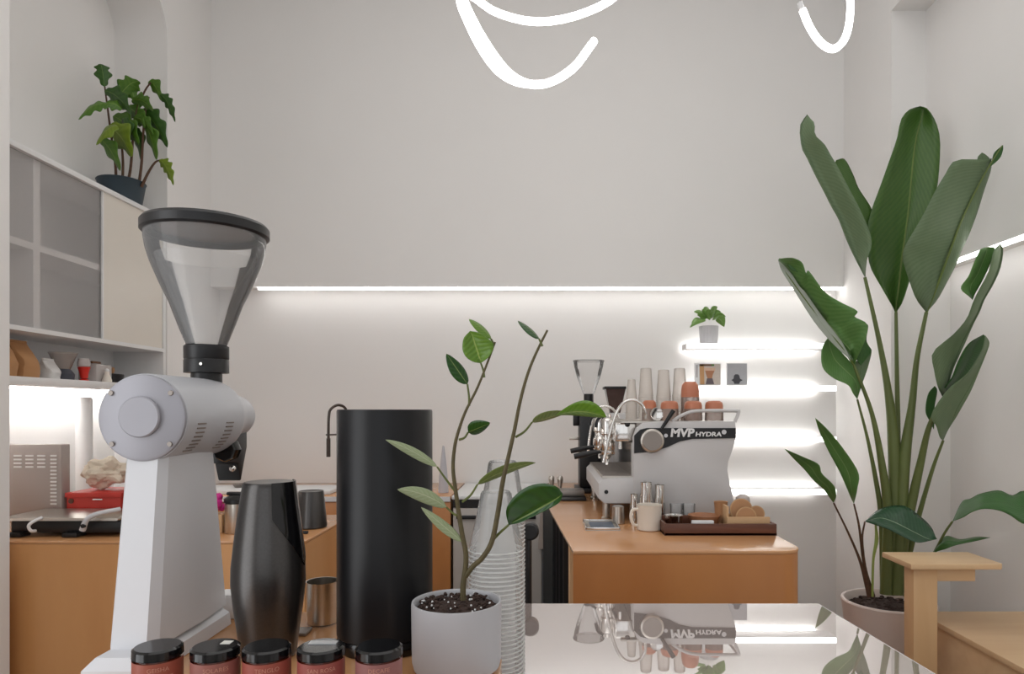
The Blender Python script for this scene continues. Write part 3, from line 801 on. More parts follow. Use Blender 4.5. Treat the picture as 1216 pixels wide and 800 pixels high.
# brew groups with portafilters
for k, gy in enumerate((3.20, 3.62)):
    gx = 0.305
    g = O('brew_group', lathe([(0, 1.225), (0.034, 1.225), (0.037, 1.230), (0.037, 1.262), (0.030, 1.270), (0.026, 1.285), (0.028, 1.300), (0.034, 1.305), (0.034, 1.365), (0.029, 1.375), (0.020, 1.382), (0.016, 1.398), (0, 1.400)], gx, gy, 28), M_chrome, t)
    O('group_neck', tube([(gx + 0.02, gy, 1.335), (x752 - 0.06, gy, 1.330)], 0.026, n=3, sides=16, smooth=False), M_chrome, g)
    pf_ = O('portafilter', lathe([(0, 1.185), (0.012, 1.185), (0.020, 1.200), (0.035, 1.206), (0.0375, 1.212), (0.0375, 1.2245), (0, 1.2245)], gx, gy, 28), M_chrome, t)
    O('handle', tube([(gx - 0.035, gy, 1.2185), (gx - 0.07, gy, 1.214), (gx - 0.11, gy, 1.206), (gx - 0.158, gy, 1.196)], [0.008, 0.012, 0.0145, 0.0135], sides=14), M_black, pf_)
    O('spout', tube([(gx, gy - 0.004, 1.187), (gx - 0.004, gy - 0.012, 1.170), (gx - 0.004, gy - 0.016, 1.158)], [0.008, 0.006], sides=10), M_chrome, pf_)
    O('paddle', tube([(gx - 0.02, gy, 1.388), (gx - 0.045, gy, 1.372), (gx - 0.055, gy, 1.335)], [0.006, 0.008], sides=10), M_black, g)
# steam wands
O('steam_wand', tube([(*S(769, 493), )[:1] + (3.06,) + (S(769, 497)[1],)] + [(S(a, b)[0], 3.05, S(a, b)[1]) for a, b in [(768, 488), (763, 479), (753, 474.5), (741, 479), (732, 494), (724, 521), (718, 550)]], 0.0072, n=60, sides=12), M_chrome, t)
O('steam_wand', tube([(S(a, b, 3.8)[0], 3.80, S(a, b, 3.8)[1]) for a, b in [(735, 500), (733, 493), (727, 485), (717, 482), (708, 486), (704, 497), (700, 520), (698, 540)]], 0.0075, n=50, sides=12), M_chrome, t)
O('hot_water_tap', tube([(x752 - 0.02, 3.09, 1.345), (x752 - 0.045, 3.075, 1.34), (x752 - 0.05, 3.07, 1.30), (x752 - 0.05, 3.07, 1.24)], 0.009, sides=12), M_chrome, t)
O('tap_knob', ball(bmesh.new(), (x752 - 0.02, 3.06, 1.352), 0.016), M_blackg, t)

# cups on the machine
M_terra = mat('terracotta_glaze', (196, 124, 94), 0.35, var=0.08)
M_tglass = clear('smoky_tumbler_glass', (176, 150, 138), 0.45, 0.05)
ZD = ztop
def tumbler(x, y, z, h, r, label, grp):
    t = thing('upturned_cup', label, 'cup', (x, y, z), grp)
    O('glass_wall', lathe([(r, z + 0.0005), (r + 0.0008, z + 0.003), (r, z + 0.01), (r * 0.97, z + h * 0.66)], x, y, 28), M_tglass, t)
    O('terracotta_base', lathe([(r * 0.975, z + h * 0.60), (r * 0.965, z + h * 0.78), (r * 0.88, z + h * 0.92), (r * 0.62, z + h), (0, z + h)], x, y, 28), M_terra, t)
for px_, yy, h, r, lb in [(771, 3.16, 0.095, 0.034, 'upturned terracotta cup on the machine behind the steam wand arch'),
                          (795, 3.12, 0.092, 0.042, 'upturned terracotta cup on the machine beside the black lever'),
                          (823, 3.12, 0.092, 0.042, 'upturned terracotta cup on the machine, directly below the raised cup'),
                          (848, 3.12, 0.092, 0.042, 'upturned terracotta cup on the machine nearest the rail end'),
                          (819.5, 3.235, 0.185, 0.044, 'tall upturned terracotta cup standing above the others on the machine')]:
    tumbler((px_ - VX) / F * yy, yy, ZD, h, r, lb, 'terracotta cups on the espresso machine')
M_paper = clear('frosted_paper_cup', (240, 230, 220), 0.52, 0.5)
def small_stack(px_, d, h, r0, r1, label):
    x = (px_ - VX) / F * d
    t = thing('cup_stack', label, 'cup stack', (x, d, ZD), 'frosted cup stacks on the espresso machine')
    prof = []
    n = 12; hs = h * 0.5
    for i in range(n):
        z = ZD + 0.001 + hs * i / n
        r = r0 - (r0 - r1) * 0.25 * i / n
        prof += [(r + 0.0016, z), (r + 0.0016, z + hs / n * 0.4), (r, z + hs / n * 0.45), (r, z + hs / n * 0.95)]
    O('nested_rims', lathe(prof, x, d, 28), M_paper, t, kind='stuff')
    O('top_cup', lathe([(r0 - (r0 - r1) * 0.25, ZD + hs), (r1, ZD + h - 0.003), (r1 - 0.003, ZD + h), (0, ZD + h - 0.002)], x, d, 28), M_paper, t)
small_stack(750, 3.42, 0.205, 0.030, 0.020, 'shortest frosted cup stack on the machine, beside the dark hopper')
small_stack(767, 3.36, 0.258, 0.038, 0.027, 'frosted cup stack behind the steam wand arch')
small_stack(788, 3.36, 0.250, 0.038, 0.027, 'frosted cup stack between two taller ones on the machine')
small_stack(807, 3.36, 0.258, 0.038, 0.027, 'frosted cup stack behind the tall terracotta cup')
single('steel_cup', lathe_y([(0, 3.10), (0.026, 3.10), (0.030, 3.098), (0.031, 3.105), (0.030, 3.16), (0, 3.165)], (780 - VX) / F * 3.1 + 0.0, ZD + 0.0325, 28), M_chrome, 'shiny steel cup lying on its side on the machine', 'cup', ((780 - VX) / F * 3.1, 3.13, ZD))

# ------------------------------------------------------------------ two grinders behind the machine
x, y = (699 - VX) / F * 4.12, 4.12
t = thing('coffee_grinder', 'black grinder with empty clear hopper behind the espresso machine', 'coffee grinder', (x, y, CT))
O('body', B(x - 0.06, x + 0.068, y - 0.08, y + 0.10, CT + 0.03, 1.40, 0.012), M_black, t)
O('base', B(x - 0.085, x + 0.07, y - 0.12, y + 0.12, CT + 0.001, CT + 0.03, 0.006), M_black, t)
O('collar', lathe([(0, 1.40), (0.034, 1.40), (0.034, 1.455), (0.030, 1.46), (0.030, 1.515), (0, 1.515)], x, y, 24), M_black, t)
O('hopper', lathe([(0.034, 1.515), (0.050, 1.56), (0.072, 1.62), (0.088, 1.68), (0.094, 1.716)], x, y, 36), clear('far_hopper_plastic', (214, 214, 214), 0.85, 0.05), t)
O('hopper_lid', lathe([(0, 1.722), (0.095, 1.720), (0.097, 1.716), (0.094, 1.712)], x, y, 36), clear('far_hopper_lid', (214, 214, 214), 0.75, 0.05), t)
O('spout', B(x - 0.095, x - 0.06, y - 0.02, y + 0.02, 1.32, 1.40, 0.004), M_black, t)
O('portafilter_fork', B(x - 0.12, x - 0.06, y - 0.03, y + 0.03, 1.235, 1.25, 0.003), M_steel, t)
x, y = (730 - VX) / F * 4.02, 4.02
t = thing('coffee_grinder', 'grinder with square dark smoked hopper behind the espresso machine', 'coffee grinder', (x, y, CT))
O('body', B(x - 0.075, x + 0.075, y - 0.10, y + 0.12, CT + 0.001, 1.40, 0.012), M_mw, t)
bm = bmesh.new()
r0 = [bm.verts.new((x + sx * 0.030, y + sy * 0.03, 1.40)) for sx, sy in ((-1, -1), (1, -1), (1, 1), (-1, 1))]
r1 = [bm.verts.new((x + sx * 0.058, y + sy * 0.055, 1.54)) for sx, sy in ((-1, -1), (1, -1), (1, 1), (-1, 1))]
for i in range(4): bm.faces.new((r0[i], r0[(i + 1) % 4], r1[(i + 1) % 4], r1[i]))
bm.faces.new(r0); bm.faces.new(r1)
O('hopper', bm, mat('smoked_hopper', (74, 56, 52), 0.15, var=0.3, scale=30), t)
O('lid', B(x - 0.068, x + 0.062, y - 0.062, y + 0.062, 1.54, 1.556, 0.004), M_black, t)

# ------------------------------------------------------------------ things on the right counter
def on(px_, py_):   # a pixel on the counter top -> x, y
    d = (ZC - CT) * F / (py_ - VY); return (px_ - VX) / F * d, d
# white mug with pitchers
x, y = on(771, 629); y += 0.0
t = thing('enamel_mug', 'cream mug with handle in front of the steel pitchers', 'mug', (x, y, CT))
M_cream = mat('cream_ceramic', (236, 228, 216), 0.35, var=0.02)
O('cup', lathe([(0, CT + 0.001), (0.046, CT + 0.001), (0.050, CT + 0.005), (0.051, CT + 0.103), (0.0525, CT + 0.106), (0.049, CT + 0.105), (0.047, CT + 0.01), (0, CT + 0.008)], x, y, 36), M_cream, t)
O('handle', tube([(x - 0.049, y - 0.01, CT + 0.088), (x - 0.072, y - 0.015, CT + 0.084), (x - 0.078, y - 0.016, CT + 0.055), (x - 0.068, y - 0.014, CT + 0.026), (x - 0.049, y - 0.01, CT + 0.02)], 0.0065, n=24, sides=10), M_cream, t)
def pitcher(x, y, h, r, label):
    t = thing('milk_pitcher', label, 'pitcher', (x, y, CT), 'steel milk pitchers')
    O('body', lathe([(0, CT + 0.001), (r, CT + 0.001), (r * 1.02, CT + 0.01), (r * 0.95, CT + h * 0.5), (r * 0.78, CT + h * 0.82), (r * 0.82, CT + h), (r * 0.79, CT + h), (r * 0.74, CT + h * 0.82), (0, CT + h * 0.8)], x, y, 32), M_chrome, t)
    O('handle', tube([(x, y - r * 0.7, CT + h * 0.92), (x, y - r * 1.35, CT + h * 0.88), (x, y - r * 1.45, CT + h * 0.5), (x, y - r * 0.98, CT + h * 0.2)], 0.0035, n=20, sides=8), M_chrome, t)
    O('spout', prism([(y + r * 0.70, CT + h * 0.86), (y + r * 1.05, CT + h * 1.02), (y + r * 0.7, CT + h)], 'x', x - r * 0.2, x + r * 0.2), M_chrome, t)
pitcher((767 - VX) / F * 2.935, 2.935, 0.183, 0.031, 'tall steel milk pitcher just behind the cream mug')
pitcher((783 - VX) / F * 2.95, 2.95, 0.170, 0.027, 'second steel milk pitcher, half hidden behind the taller one')
pitcher((753 - VX) / F * 2.95, 2.95, 0.13, 0.020, 'slim steel milk pitcher beside the machine foot')
x, y = (734 - VX) / F * 2.955, 2.985
t = thing('steel_shaker', 'short steel shaker standing under the drip tray', 'shaker', (x, y - 0.03, CT))
O('body', lathe([(0, CT + 0.001), (0.026, CT + 0.001), (0.028, CT + 0.004), (0.026, CT + 0.075), (0.018, CT + 0.08), (0, CT + 0.082)], x, y - 0.03, 28), M_steel, t)
# little steel tray
a, b = on(697, 630); d_ = 2.985
t = thing('steel_tray', 'small shallow steel tray lying on the counter before the machine', 'tray', (0.24, b, CT))
O('plate', B(0.175, 0.318, b, d_, CT + 0.0005, CT + 0.004), M_steel, t)
for q in ((0.175, 0.318, b, b + 0.006), (0.175, 0.318, d_ - 0.006, d_), (0.175, 0.181, b, d_), (0.312, 0.318, b, d_)):
    O('rim', B(q[0], q[1], q[2], q[3], CT + 0.004, CT + 0.014, 0.002), M_chrome, t)
O('insert', B(0.20, 0.30, b + 0.03, d_ - 0.03, CT + 0.004, CT + 0.008), mat('slate_blue', (96, 108, 124), 0.4), t)
# tamping corner further back
x, y = on(690, 592)
t = thing('tamping_mat', 'black tamping mat beyond the drip tray', 'mat', (x, y, CT))
O('mat', B(x - 0.14, x + 0.025, y - 0.10, y + 0.14, CT + 0.0005, CT + 0.012, 0.004), M_black, t)
O('upper_step', B(x - 0.12, x + 0.02, y + 0.0, y + 0.14, CT + 0.012, CT + 0.045, 0.006), M_steeld, t)
for px_, lb in ((655, 'steel tamper at the outer edge of the tamping mat'), (665, 'steel tamper beside the machine on the tamping mat')):
    xx = (px_ - VX) / F * 3.95
    tm = thing('tamper', lb, 'tamper', (xx, 3.95, CT), 'steel tampers')
    O('base', lathe([(0, CT + 0.001), (0.024, CT + 0.001), (0.024, CT + 0.022), (0.012, CT + 0.03), (0, CT + 0.03)], xx, 3.95, 24), M_steel, tm)
    O('grip', lathe([(0.011, CT + 0.03), (0.010, CT + 0.05), (0.018, CT + 0.085), (0.018, CT + 0.10), (0.012, CT + 0.11), (0, CT + 0.112)], xx, 3.95, 24), M_steel, tm)
# walnut tray and its contents
xl, yf = on(789, 636); xr = 0.925
t = thing('serving_tray', 'dark walnut serving tray at the counter corner', 'tray', ((xl + xr) / 2, yf + 0.1, CT))
yb = yf + 0.23
O('bottom', B(xl, xr, yf, yb, CT + 0.0005, CT + 0.010), M_walnut, t)
for q in ((xl, xr, yf, yf + 0.012), (xl, xr, yb - 0.012, yb), (xl, xl + 0.012, yf + 0.012, yb - 0.012), (xr - 0.012, xr, yf + 0.012, yb - 0.012)):
    O('side', B(q[0], q[1], q[2], q[3], CT + 0.0005, CT + 0.047, 0.002), M_walnut, t)
Z0 = CT + 0.0105
M_kraft = mat('kraft_brown', (190, 144, 104), 0.7, var=0.08, scale=20)
M_kraftl = mat('pale_kraft', (206, 168, 126), 0.6, var=0.08, scale=20)
# rack with round discs
rx0, rx1 = (862 - VX) / F * 2.72, 0.910
t = thing('coaster_rack', 'pale wooden rack holding round brown coasters on the walnut tray', 'rack', ((rx0 + rx1) / 2, 2.76, Z0))
O('front_rail', B(rx0, rx1, 2.70, 2.712, Z0, Z0 + 0.058, 0.002), M_kraftl, t)
O('back_rail', B(rx0, rx1, 2.79, 2.80, Z0, Z0 + 0.058, 0.002), M_kraftl, t)
O('end_panel', B(rx0, rx0 + 0.01, 2.712, 2.79, Z0, Z0 + 0.10, 0.002), M_kraftl, t)
O('end_panel', B(rx1 - 0.01, rx1, 2.712, 2.79, Z0, Z0 + 0.05, 0.002), M_kraftl, t)
for px_, py_, r, yy, lb in [(880, 605, 0.046, 2.745, 'large round brown coaster standing in the rack'), (886, 614, 0.042, 2.722, 'pale edged half-hidden coaster at the rack front'), (898, 610, 0.034, 2.765, 'small round coaster at the far end of the rack')]:
    a = (px_ - VX) / F * yy; b = max(ZC - (py_ - VY) / F * yy, Z0 + r + 0.0005)
    co = thing('coaster', lb, 'coaster', (a, yy, b - r), 'round coasters in the rack')
    O('disc', lathe_y([(0, yy - 0.003), (r - 0.004, yy - 0.003), (r - 0.004, yy + 0.003), (0, yy + 0.003)], a, b, 32), M_kraft, co)
    O('edge', lathe_y([(r - 0.004, yy - 0.0035), (r, yy - 0.0035), (r, yy + 0.0035), (r - 0.004, yy + 0.0035)], a, b, 32), M_kraftl, co)
x, y = (856 - VX) / F * 2.80, 2.80
single('kraft_cup', lathe([(0, Z0), (0.021, Z0), (0.0275, Z0 + 0.105), (0.029, Z0 + 0.107), (0.026, Z0 + 0.106), (0.02, Z0 + 0.01), (0, Z0 + 0.01)], x, y, 28), M_kraft, 'brown kraft paper cup standing beside the coaster rack', 'cup', (x, y, Z0))
x, y = (836 - VX) / F * 2.78, 2.78
t = thing('wooden_dish', 'shallow round brown wooden dish on the walnut tray', 'dish', (x, y, Z0))
O('dish', lathe([(0, Z0), (0.045, Z0), (0.062, Z0 + 0.045), (0.066, Z0 + 0.055), (0.062, Z0 + 0.056), (0.04, Z0 + 0.03), (0, Z0 + 0.03)], x, y, 36), wood('brown_bowl', (176, 122, 86), (140, 92, 62), 4, 0.5), t)
O('foot', lathe([(0.03, Z0 + 0.0), (0.05, Z0 + 0.0005), (0.05, Z0 + 0.012), (0.03, Z0 + 0.012)], x, y, 30), M_walnut, t)
x = (842 - VX) / F * 2.70
single('paper_napkins', B(x - 0.07, x + 0.018, 2.69, 2.71, Z0, Z0 + 0.045, 0.003), M_white, 'folded white paper napkins at the front of the walnut tray', 'napkins', (x, 2.70, Z0))
x, y = (800 - VX) / F * 2.76, 2.76
t = thing('steel_bowl', 'small shiny steel bowl at the left end of the walnut tray', 'bowl', (x, y, Z0))
t['label'] = 'small shiny steel bowl on the walnut tray beside the mug'
O('bowl', lathe([(0, Z0), (0.028, Z0), (0.034, Z0 + 0.015), (0.036, Z0 + 0.052), (0.039, Z0 + 0.058), (0.035, Z0 + 0.057), (0.03, Z0 + 0.01), (0, Z0 + 0.008)], x, y, 32), M_chrome, t)
for px_, lb in ((803, 'clear drinking glass behind the steel bowl'), (818, 'clear drinking glass behind the wooden dish')):
    xx, yy = (px_ - VX) / F * 2.93, 2.93
    single('drinking_glass', lathe([(0, CT + 0.001), (0.024, CT + 0.001), (0.028, CT + 0.09), (0.0268, CT + 0.09), (0.0228, CT + 0.006), (0, CT + 0.006)], xx, yy, 28), clear('tumbler_glass', (225, 226, 226), 0.7, 0.04), lb, 'glass', (xx, yy, CT), 'clear glasses by the tray')
x, y = (882 - VX) / F * 2.94, 2.94
t = thing('shiny_tin', 'small round printed tin behind the coasters', 'tin', (x, y, CT))
O('tin_body', lathe([(0, CT + 0.001), (0.030, CT + 0.001), (0.031, CT + 0.10), (0.028, CT + 0.118), (0.012, CT + 0.13), (0, CT + 0.13)], x, y, 28), mat('printed_tin', (196, 186, 182), 0.35, 0.3, var=0.3, scale=40), t)
O('mark', lathe_y([(0, y - 0.0325), (0.009, y - 0.0325), (0.009, y - 0.0305), (0, y - 0.0305)], x, CT + 0.09, 16), M_black, t)

# ------------------------------------------------------------------ shelf pieces
x, y = (842 - VX) / F * 4.5, 4.51
zs = 1.8565
t = thing('shelf_plant', 'small trailing plant in a ribbed pale pot on the top shelf', 'potted plant', (x, y, zs))
bm = bmesh.new(); prof = [(0.056, zs + 0.0005), (0.0625, zs + 0.12), (0.056, zs + 0.12), (0.05, zs + 0.02)]
bm = lathe([(0, zs + 0.0005)] + prof + [(0, zs + 0.02)], x, y, 60)
for i, v in enumerate(bm.verts):
    dx, dy = v.co.x - x, v.co.y - y
    if math.hypot(dx, dy) > 0.055:
        k = 1 + 0.03 * math.cos(20 * math.atan2(dy, dx)); v.co.x = x + dx * k; v.co.y = y + dy * k
O('pot', bm, mat('pale_grey_ceramic', (205, 203, 206), 0.6), t)
O('soil', lathe([(0, zs + 0.112), (0.054, zs + 0.11)], x, y, 24), M_soil, t)
GS = leafmat('shelf_leaf', (96, 140, 62), (132, 172, 84), (160, 190, 120), 6)
for base, tip, hw in [((838, 380), (819, 389), 3), ((840, 378), (824, 370), 3.5), ((843, 378), (837, 364), 4.5), ((845, 378), (852, 364), 4), ((846, 380), (862, 376), 3), ((851, 378), (860, 388), 4.5), ((838, 379), (828, 374), 4), ((842, 380), (846, 369), 5), ((836, 381), (831, 370), 4), ((848, 380), (856, 370), 3.5), ((834, 380), (821, 384), 2.5), ((842, 379), (834, 367), 4)]:
    lf = simple_leaf('leaf', base, tip, hw, hw / F * 4.5 * 1.3, GS, t, 4.47 + random.uniform(-0.03, 0.03), random.uniform(-0.05, 0.04), 0.02)
def card(px0, px1, py0, py1, label):
    d = 4.50
    a, b = W(px0, py1, d), W(px1, py0, d)
    z0 = 1.5775
    t = thing('picture_card', label, 'picture', ((a.x + b.x) / 2, d, z0), 'pictures on the shelf')
    O('board', B(a.x, b.x, d, d + 0.012, z0, b.z), M_white, t)
    return t, d - 0.0006
def shape(t, name, pts, d, rgb, lift=0.0):
    bm = prism([(W(px_, py_, 4.5).x, W(px_, py_, 4.5).z) for px_, py_ in pts], 'y', d - lift, d - lift + 0.0005)
    O(name, bm, mat('print_%d_%d_%d' % rgb, rgb, 0.6, var=0.08, scale=40), t, smooth=0)
t, d = card(825, 856, 431, 457, 'small colour picture of a coffee dripper on the glowing shelf')
shape(t, 'printed_ground', [(830.5, 432), (855.5, 432), (855.5, 456.4), (830.5, 456.4)], d, (202, 190, 180))
shape(t, 'printed_wood', [(830.5, 432.5), (836, 432.5), (836.5, 456.4), (831.5, 456.4)], d, (196, 150, 104), 0.0006)
shape(t, 'printed_heading', [(830.5, 432.3), (846, 432.3), (846, 434.6), (830.5, 434.6)], d, (120, 88, 72), 0.0006)
shape(t, 'printed_leaf', [(845, 432.3), (848, 432.3), (848, 434.4), (845, 434.4)], d, (84, 130, 60), 0.0008)
shape(t, 'printed_dripper', [(837, 439), (849, 439), (846.5, 444.5), (845.5, 449), (840, 449), (838.5, 444.5)], d, (176, 124, 92), 0.0006)
shape(t, 'printed_filter', [(836, 436.5), (849.5, 436.5), (849, 440), (837, 440)], d, (212, 176, 152), 0.0009)
shape(t, 'printed_server', [(839.5, 449), (846, 449), (848, 456), (838, 456)], d, (104, 92, 98), 0.0009)
shape(t, 'printed_margin_marks', [(826.5, 433), (828.5, 433), (828.5, 448), (826.5, 448)], d, (190, 184, 186), 0.0006)
t, d = card(863, 887.5, 431, 457, 'small grey picture with a dark dripper silhouette on the glowing shelf')
shape(t, 'printed_ground', [(863.5, 431.5), (887, 431.5), (887, 456.4), (863.5, 456.4)], d, (178, 178, 182))
shape(t, 'printed_dripper', [(871.5, 446), (873, 444.3), (876.5, 444.3), (878, 446), (878.8, 449.5), (882, 451.2), (878.8, 453), (877.8, 455.6), (872, 455.6), (871, 453), (868.4, 451.2), (871, 449.5)], d, (72, 72, 78), 0.0006)

# ------------------------------------------------------------------ sink tap, back-left odds and ends
M_tap = mat('dark_tap_metal', (84, 76, 72), 0.3, 0.9)
x = (402 - VX) / F * 4.2
t = thing('sink_tap', 'slim dark gooseneck tap with spring hose at the back wall', 'tap', (x + 0.03, 4.3, 0.92))
O('neck', tube([(x + 0.045, 4.3, 0.921), (x + 0.045, 4.3, 1.2), (x + 0.03, 4.28, 1.40), (x - 0.005, 4.24, 1.447), (x - 0.045, 4.2, 1.425), (x - 0.058, 4.19, 1.37), (x - 0.06, 4.19, 1.22)], 0.0085, n=60, sides=10), M_tap, t)
O('spray_head', tube([(x - 0.06, 4.19, 1.24), (x - 0.06, 4.19, 1.125)], 0.0125, n=2, sides=12, smooth=False), M_tap, t)
O('holder_arm', tube([(x - 0.075, 4.19, 1.262), (x + 0.045, 4.3, 1.262)], 0.005, n=2, sides=8, smooth=False), M_tap, t)
# white pointed thing and steel box by the fridge
a = W(526, 575, 4.0)
single('pointed_bottle', lathe([(0, 0.921), (0.030, 0.921), (0.031, 0.935), (0.026, 1.02), (0.016, 1.12), (0.006, 1.20), (0, 1.205)], -0.60, 4.05, 20), mat('frosted_white_plastic', (196, 194, 200), 0.4), 'slim white pointed squeeze bottle on the back counter', 'bottle', (-0.60, 4.05, 0.92))
# rear left: small black kettle jug and cable on the left counter's far corner
x, y = -0.985, 2.86
t = thing('black_jug', 'small tapered glossy black jug behind the flask', 'jug', (x, y, 0.92))
O('body', lathe([(0, 0.921), (0.062, 0.921), (0.066, 0.926), (0.064, 0.945), (0.052, 1.07), (0.050, 1.075), (0.047, 1.073), (0, 1.07)], x, y, 40), M_pearl, t)
O('handle', tube([(x - 0.05, y, 1.06), (x - 0.085, y, 1.05), (x - 0.095, y, 1.0), (x - 0.066, y, 0.95)], 0.007, n=20, sides=10), M_black, t)
x, y = on(371, 631)
single('black_clip', B(-0.985, -0.945, 2.70, 2.715, 0.9205, 0.932, 0.003), M_black, 'little black clip lying near the left counter edge', 'clip', (-0.96, 2.71, 0.92))
# steel canister with black lid, pink flowers in a kraft box
x, y = (279 - VX) / F * 2.72, 2.74
t = thing('steel_canister', 'steel canister with black lid behind the grinder column', 'canister', (x, y, 0.92))
O('body', lathe([(0, 0.921), (0.046, 0.921), (0.048, 0.924), (0.047, 1.04), (0, 1.042)], x, y, 32), M_steel, t)
O('lid', lathe([(0.046, 1.042), (0.050, 1.044), (0.050, 1.058), (0.03, 1.072), (0, 1.074)], x, y, 32), M_black, t)
O('lid_grip', B(x - 0.04, x + 0.05, y - 0.012, y + 0.012, 1.072, 1.085, 0.004), M_black, t)
x, y = (258 - VX) / F * 2.76, 2.76
t = thing('flower_box', 'pink blossoms in a small kraft box behind the grinder', 'flowers', (x, y, 0.92))
O('box', B(x - 0.045, x + 0.038, y - 0.04, y + 0.04, 0.921, 0.995, 0.002), M_kraftl, t)
M_pink = mat('magenta_petal', (206, 40, 140), 0.6, var=0.25, scale=50)
for k in range(9):
    bm = bmesh.new()
    c = Vector((x + random.uniform(-0.03, 0.026), y + random.uniform(-0.03, 0.02), 1.02 + random.uniform(-0.015, 0.045)))
    ball(bm, c, 0.017, sub=2)
    for v in bm.verts: v.co += (v.co - c) * 0.5 * noise.noise(v.co * 120)
    O('blossom', bm, M_pink, t)
# white tray of little things on the rear counter
t = thing('white_tray', 'long white tray on the rear counter behind the grinder spout', 'tray', (-1.88, 4.12, 0.92))
O('tray', B(-2.12, -1.25, 3.95, 4.25, 0.921, 0.945, 0.006), M_white, t)
for k, (px_, lb) in enumerate(((283, 'tiny dark spoon rest on the white tray nearest the spout'), (296, 'tiny brown dish in the middle of the white tray'), (312, 'tiny dark dish at the tray end'))):
    xx = (px_ - VX) / F * 4.1
    single('tiny_dish', lathe([(0, 0.9455), (0.02, 0.9455), (0.035, 0.968), (0.033, 0.968), (0.018, 0.95), (0, 0.95)], xx, 4.1, 20), M_walnut if k == 1 else M_steeld, lb, 'dish', (xx, 4.1, 0.945), 'tiny dishes on the white tray')
# black post behind the cup stacks
x, y = (627 - VX) / F * 2.2, 2.2
t = thing('black_post', 'black post with round knob behind the cup stacks', 'post', (x, y, 0))
O('pole', tube([(x, y, 0.012), (x, y, 1.03)], 0.0125, n=2, sides=14, smooth=False), M_black, t)
O('knob', lathe_y([(0, y - 0.03), (0.022, y - 0.03), (0.028, y - 0.024), (0.028, y + 0.008), (0.0, y + 0.012)], x + 0.008, 1.025, 24), M_black, t)
O('foot', lathe([(0, 0.001), (0.09, 0.001), (0.09, 0.008), (0.02, 0.014), (0, 0.014)], x, y, 28), M_black, t)
single('grey_cloth', prism([(-0.03, 0.62), (0.0, 0.62), (-0.002, 0.845), (-0.014, 0.845)], 'y', 3.862, 3.868), mat('beige_cloth', (168, 156, 148), 0.9), 'narrow beige cloth hanging on the fridge front', 'cloth', (-0.045, 3.865, 0.62))

# ------------------------------------------------------------------ left counter: oven, grill, red box
t = thing('steel_casing', 'upright grey steel casing with slotted vents behind the grill', 'appliance', (-2.22, 2.88, 0.92))
O('case', B(-2.44, -2.045, 2.86, 2.915, 0.935, 1.272, 0.006), mat('grey_enamel', (164, 152, 146), 0.4, var=0.03), t)
for fx in (-2.42, -2.08):
    for fy in (2.875, 2.90): O('foot', lathe([(0, 0.921), (0.012, 0.921), (0.012, 0.936), (0, 0.936)], fx, fy, 12), M_black, t)
M_slot = mat('bright_slot', (225, 222, 220), 0.5)
for px_ in (21, 35, 49):
    for k in range(4):
        a = W(px_, 541 + k * 4.4, 2.858); O('vent_slot', B(a.x - 0.017, a.x + 0.017, 2.857, 2.8595, a.z - 0.0035, a.z + 0.0035), M_slot, t)
for k in range(14):
    a = W(63.5, 541 + k * 4.4, 2.858); O('vent_slot', B(a.x - 0.013, a.x + 0.013, 2.857, 2.8595, a.z - 0.0035, a.z + 0.0035), M_slot, t)

t = thing('contact_grill', 'flat black and steel contact grill in front of the slotted steel casing', 'grill', (-1.87, 2.7, 0.92))
O('base', B(-2.09, -1.655, 2.64, 2.83, 0.935, 0.985, 0.01), M_black, t)
O('steel_lid', prism([(2.625, 0.986), (2.63, 0.996), (2.66, 1.003), (2.84, 1.003), (2.84, 0.986)], 'x', -2.10, -1.66, bev=0.004), M_steel, t)
O('front_handle', tube([W(42, 630, 2.62), W(37, 630, 2.60), W(34, 625, 2.595), W(38, 620, 2.60), W(50, 614, 2.63)], 0.006, n=24, sides=10), M_white, t)
O('hinge_arm', tube([W(98, 629, 2.61), W(103, 617, 2.60), W(115, 610, 2.61), W(143, 604, 2.66)], [0.012, 0.009, 0.008], n=24, sides=10), M_grey, t)
O('hinge_pivot', lathe_y([(0, 2.59), (0.008, 2.59), (0.008, 2.60), (0, 2.60)], W(100, 624, 2.6).x, W(100, 624, 2.6).z, 16), M_black, t)
for px_ in (22, 88): O('foot', B(W(px_, 0, 2.65).x - 0.03, W(px_, 0, 2.65).x + 0.03, 2.62, 2.68, 0.921, 0.94, 0.005), M_black, t)

t = thing('red_box', 'flat red carton behind the contact grill', 'box', (-1.9, 2.98, 0.92))
M_red = mat('red_card', (190, 52, 42), 0.5, var=0.06)
O('carton', B(-2.03, -1.80, 2.87, 3.08, 0.921, 1.062, 0.003), M_red, t)
O('lid', B(-2.035, -1.795, 2.865, 3.085, 1.045, 1.066, 0.002), M_red, t)
O('white_print', B(-1.915, -1.875, 2.8625, 2.8648, 1.035, 1.040), M_white, t)
O('round_seal', lathe_y([(0, 2.866), (0.011, 2.866), (0.011, 2.87), (0, 2.87)], -2.01, 1.03, 20), M_walnut, t)
x, y = -1.93, 2.97
bm = bmesh.new(); ball(bm, (0, 0, 0), 1.0, sub=4)
for v in bm.verts:
    n_ = noise.noise(v.co * 1.8 + Vector((3, 1, 7))); n2 = noise.noise(v.co * 4.5)
    v.co *= 1 + 0.45 * n_ + 0.16 * n2
    v.co = Vector((x + v.co.x * 0.095, y + v.co.y * 0.06, 1.115 + v.co.z * 0.062))
zmin = min(v.co.z for v in bm.verts)
for v in bm.verts: v.co.z += 1.0665 - zmin
single('paper_bag', bm, mat('crumpled_beige_paper', (222, 208, 188), 0.8, var=0.1), 'crumpled beige paper bag lying on the red carton', 'paper bag', (x, y, 1.067), smooth=12)
x, y = -1.755, 2.93
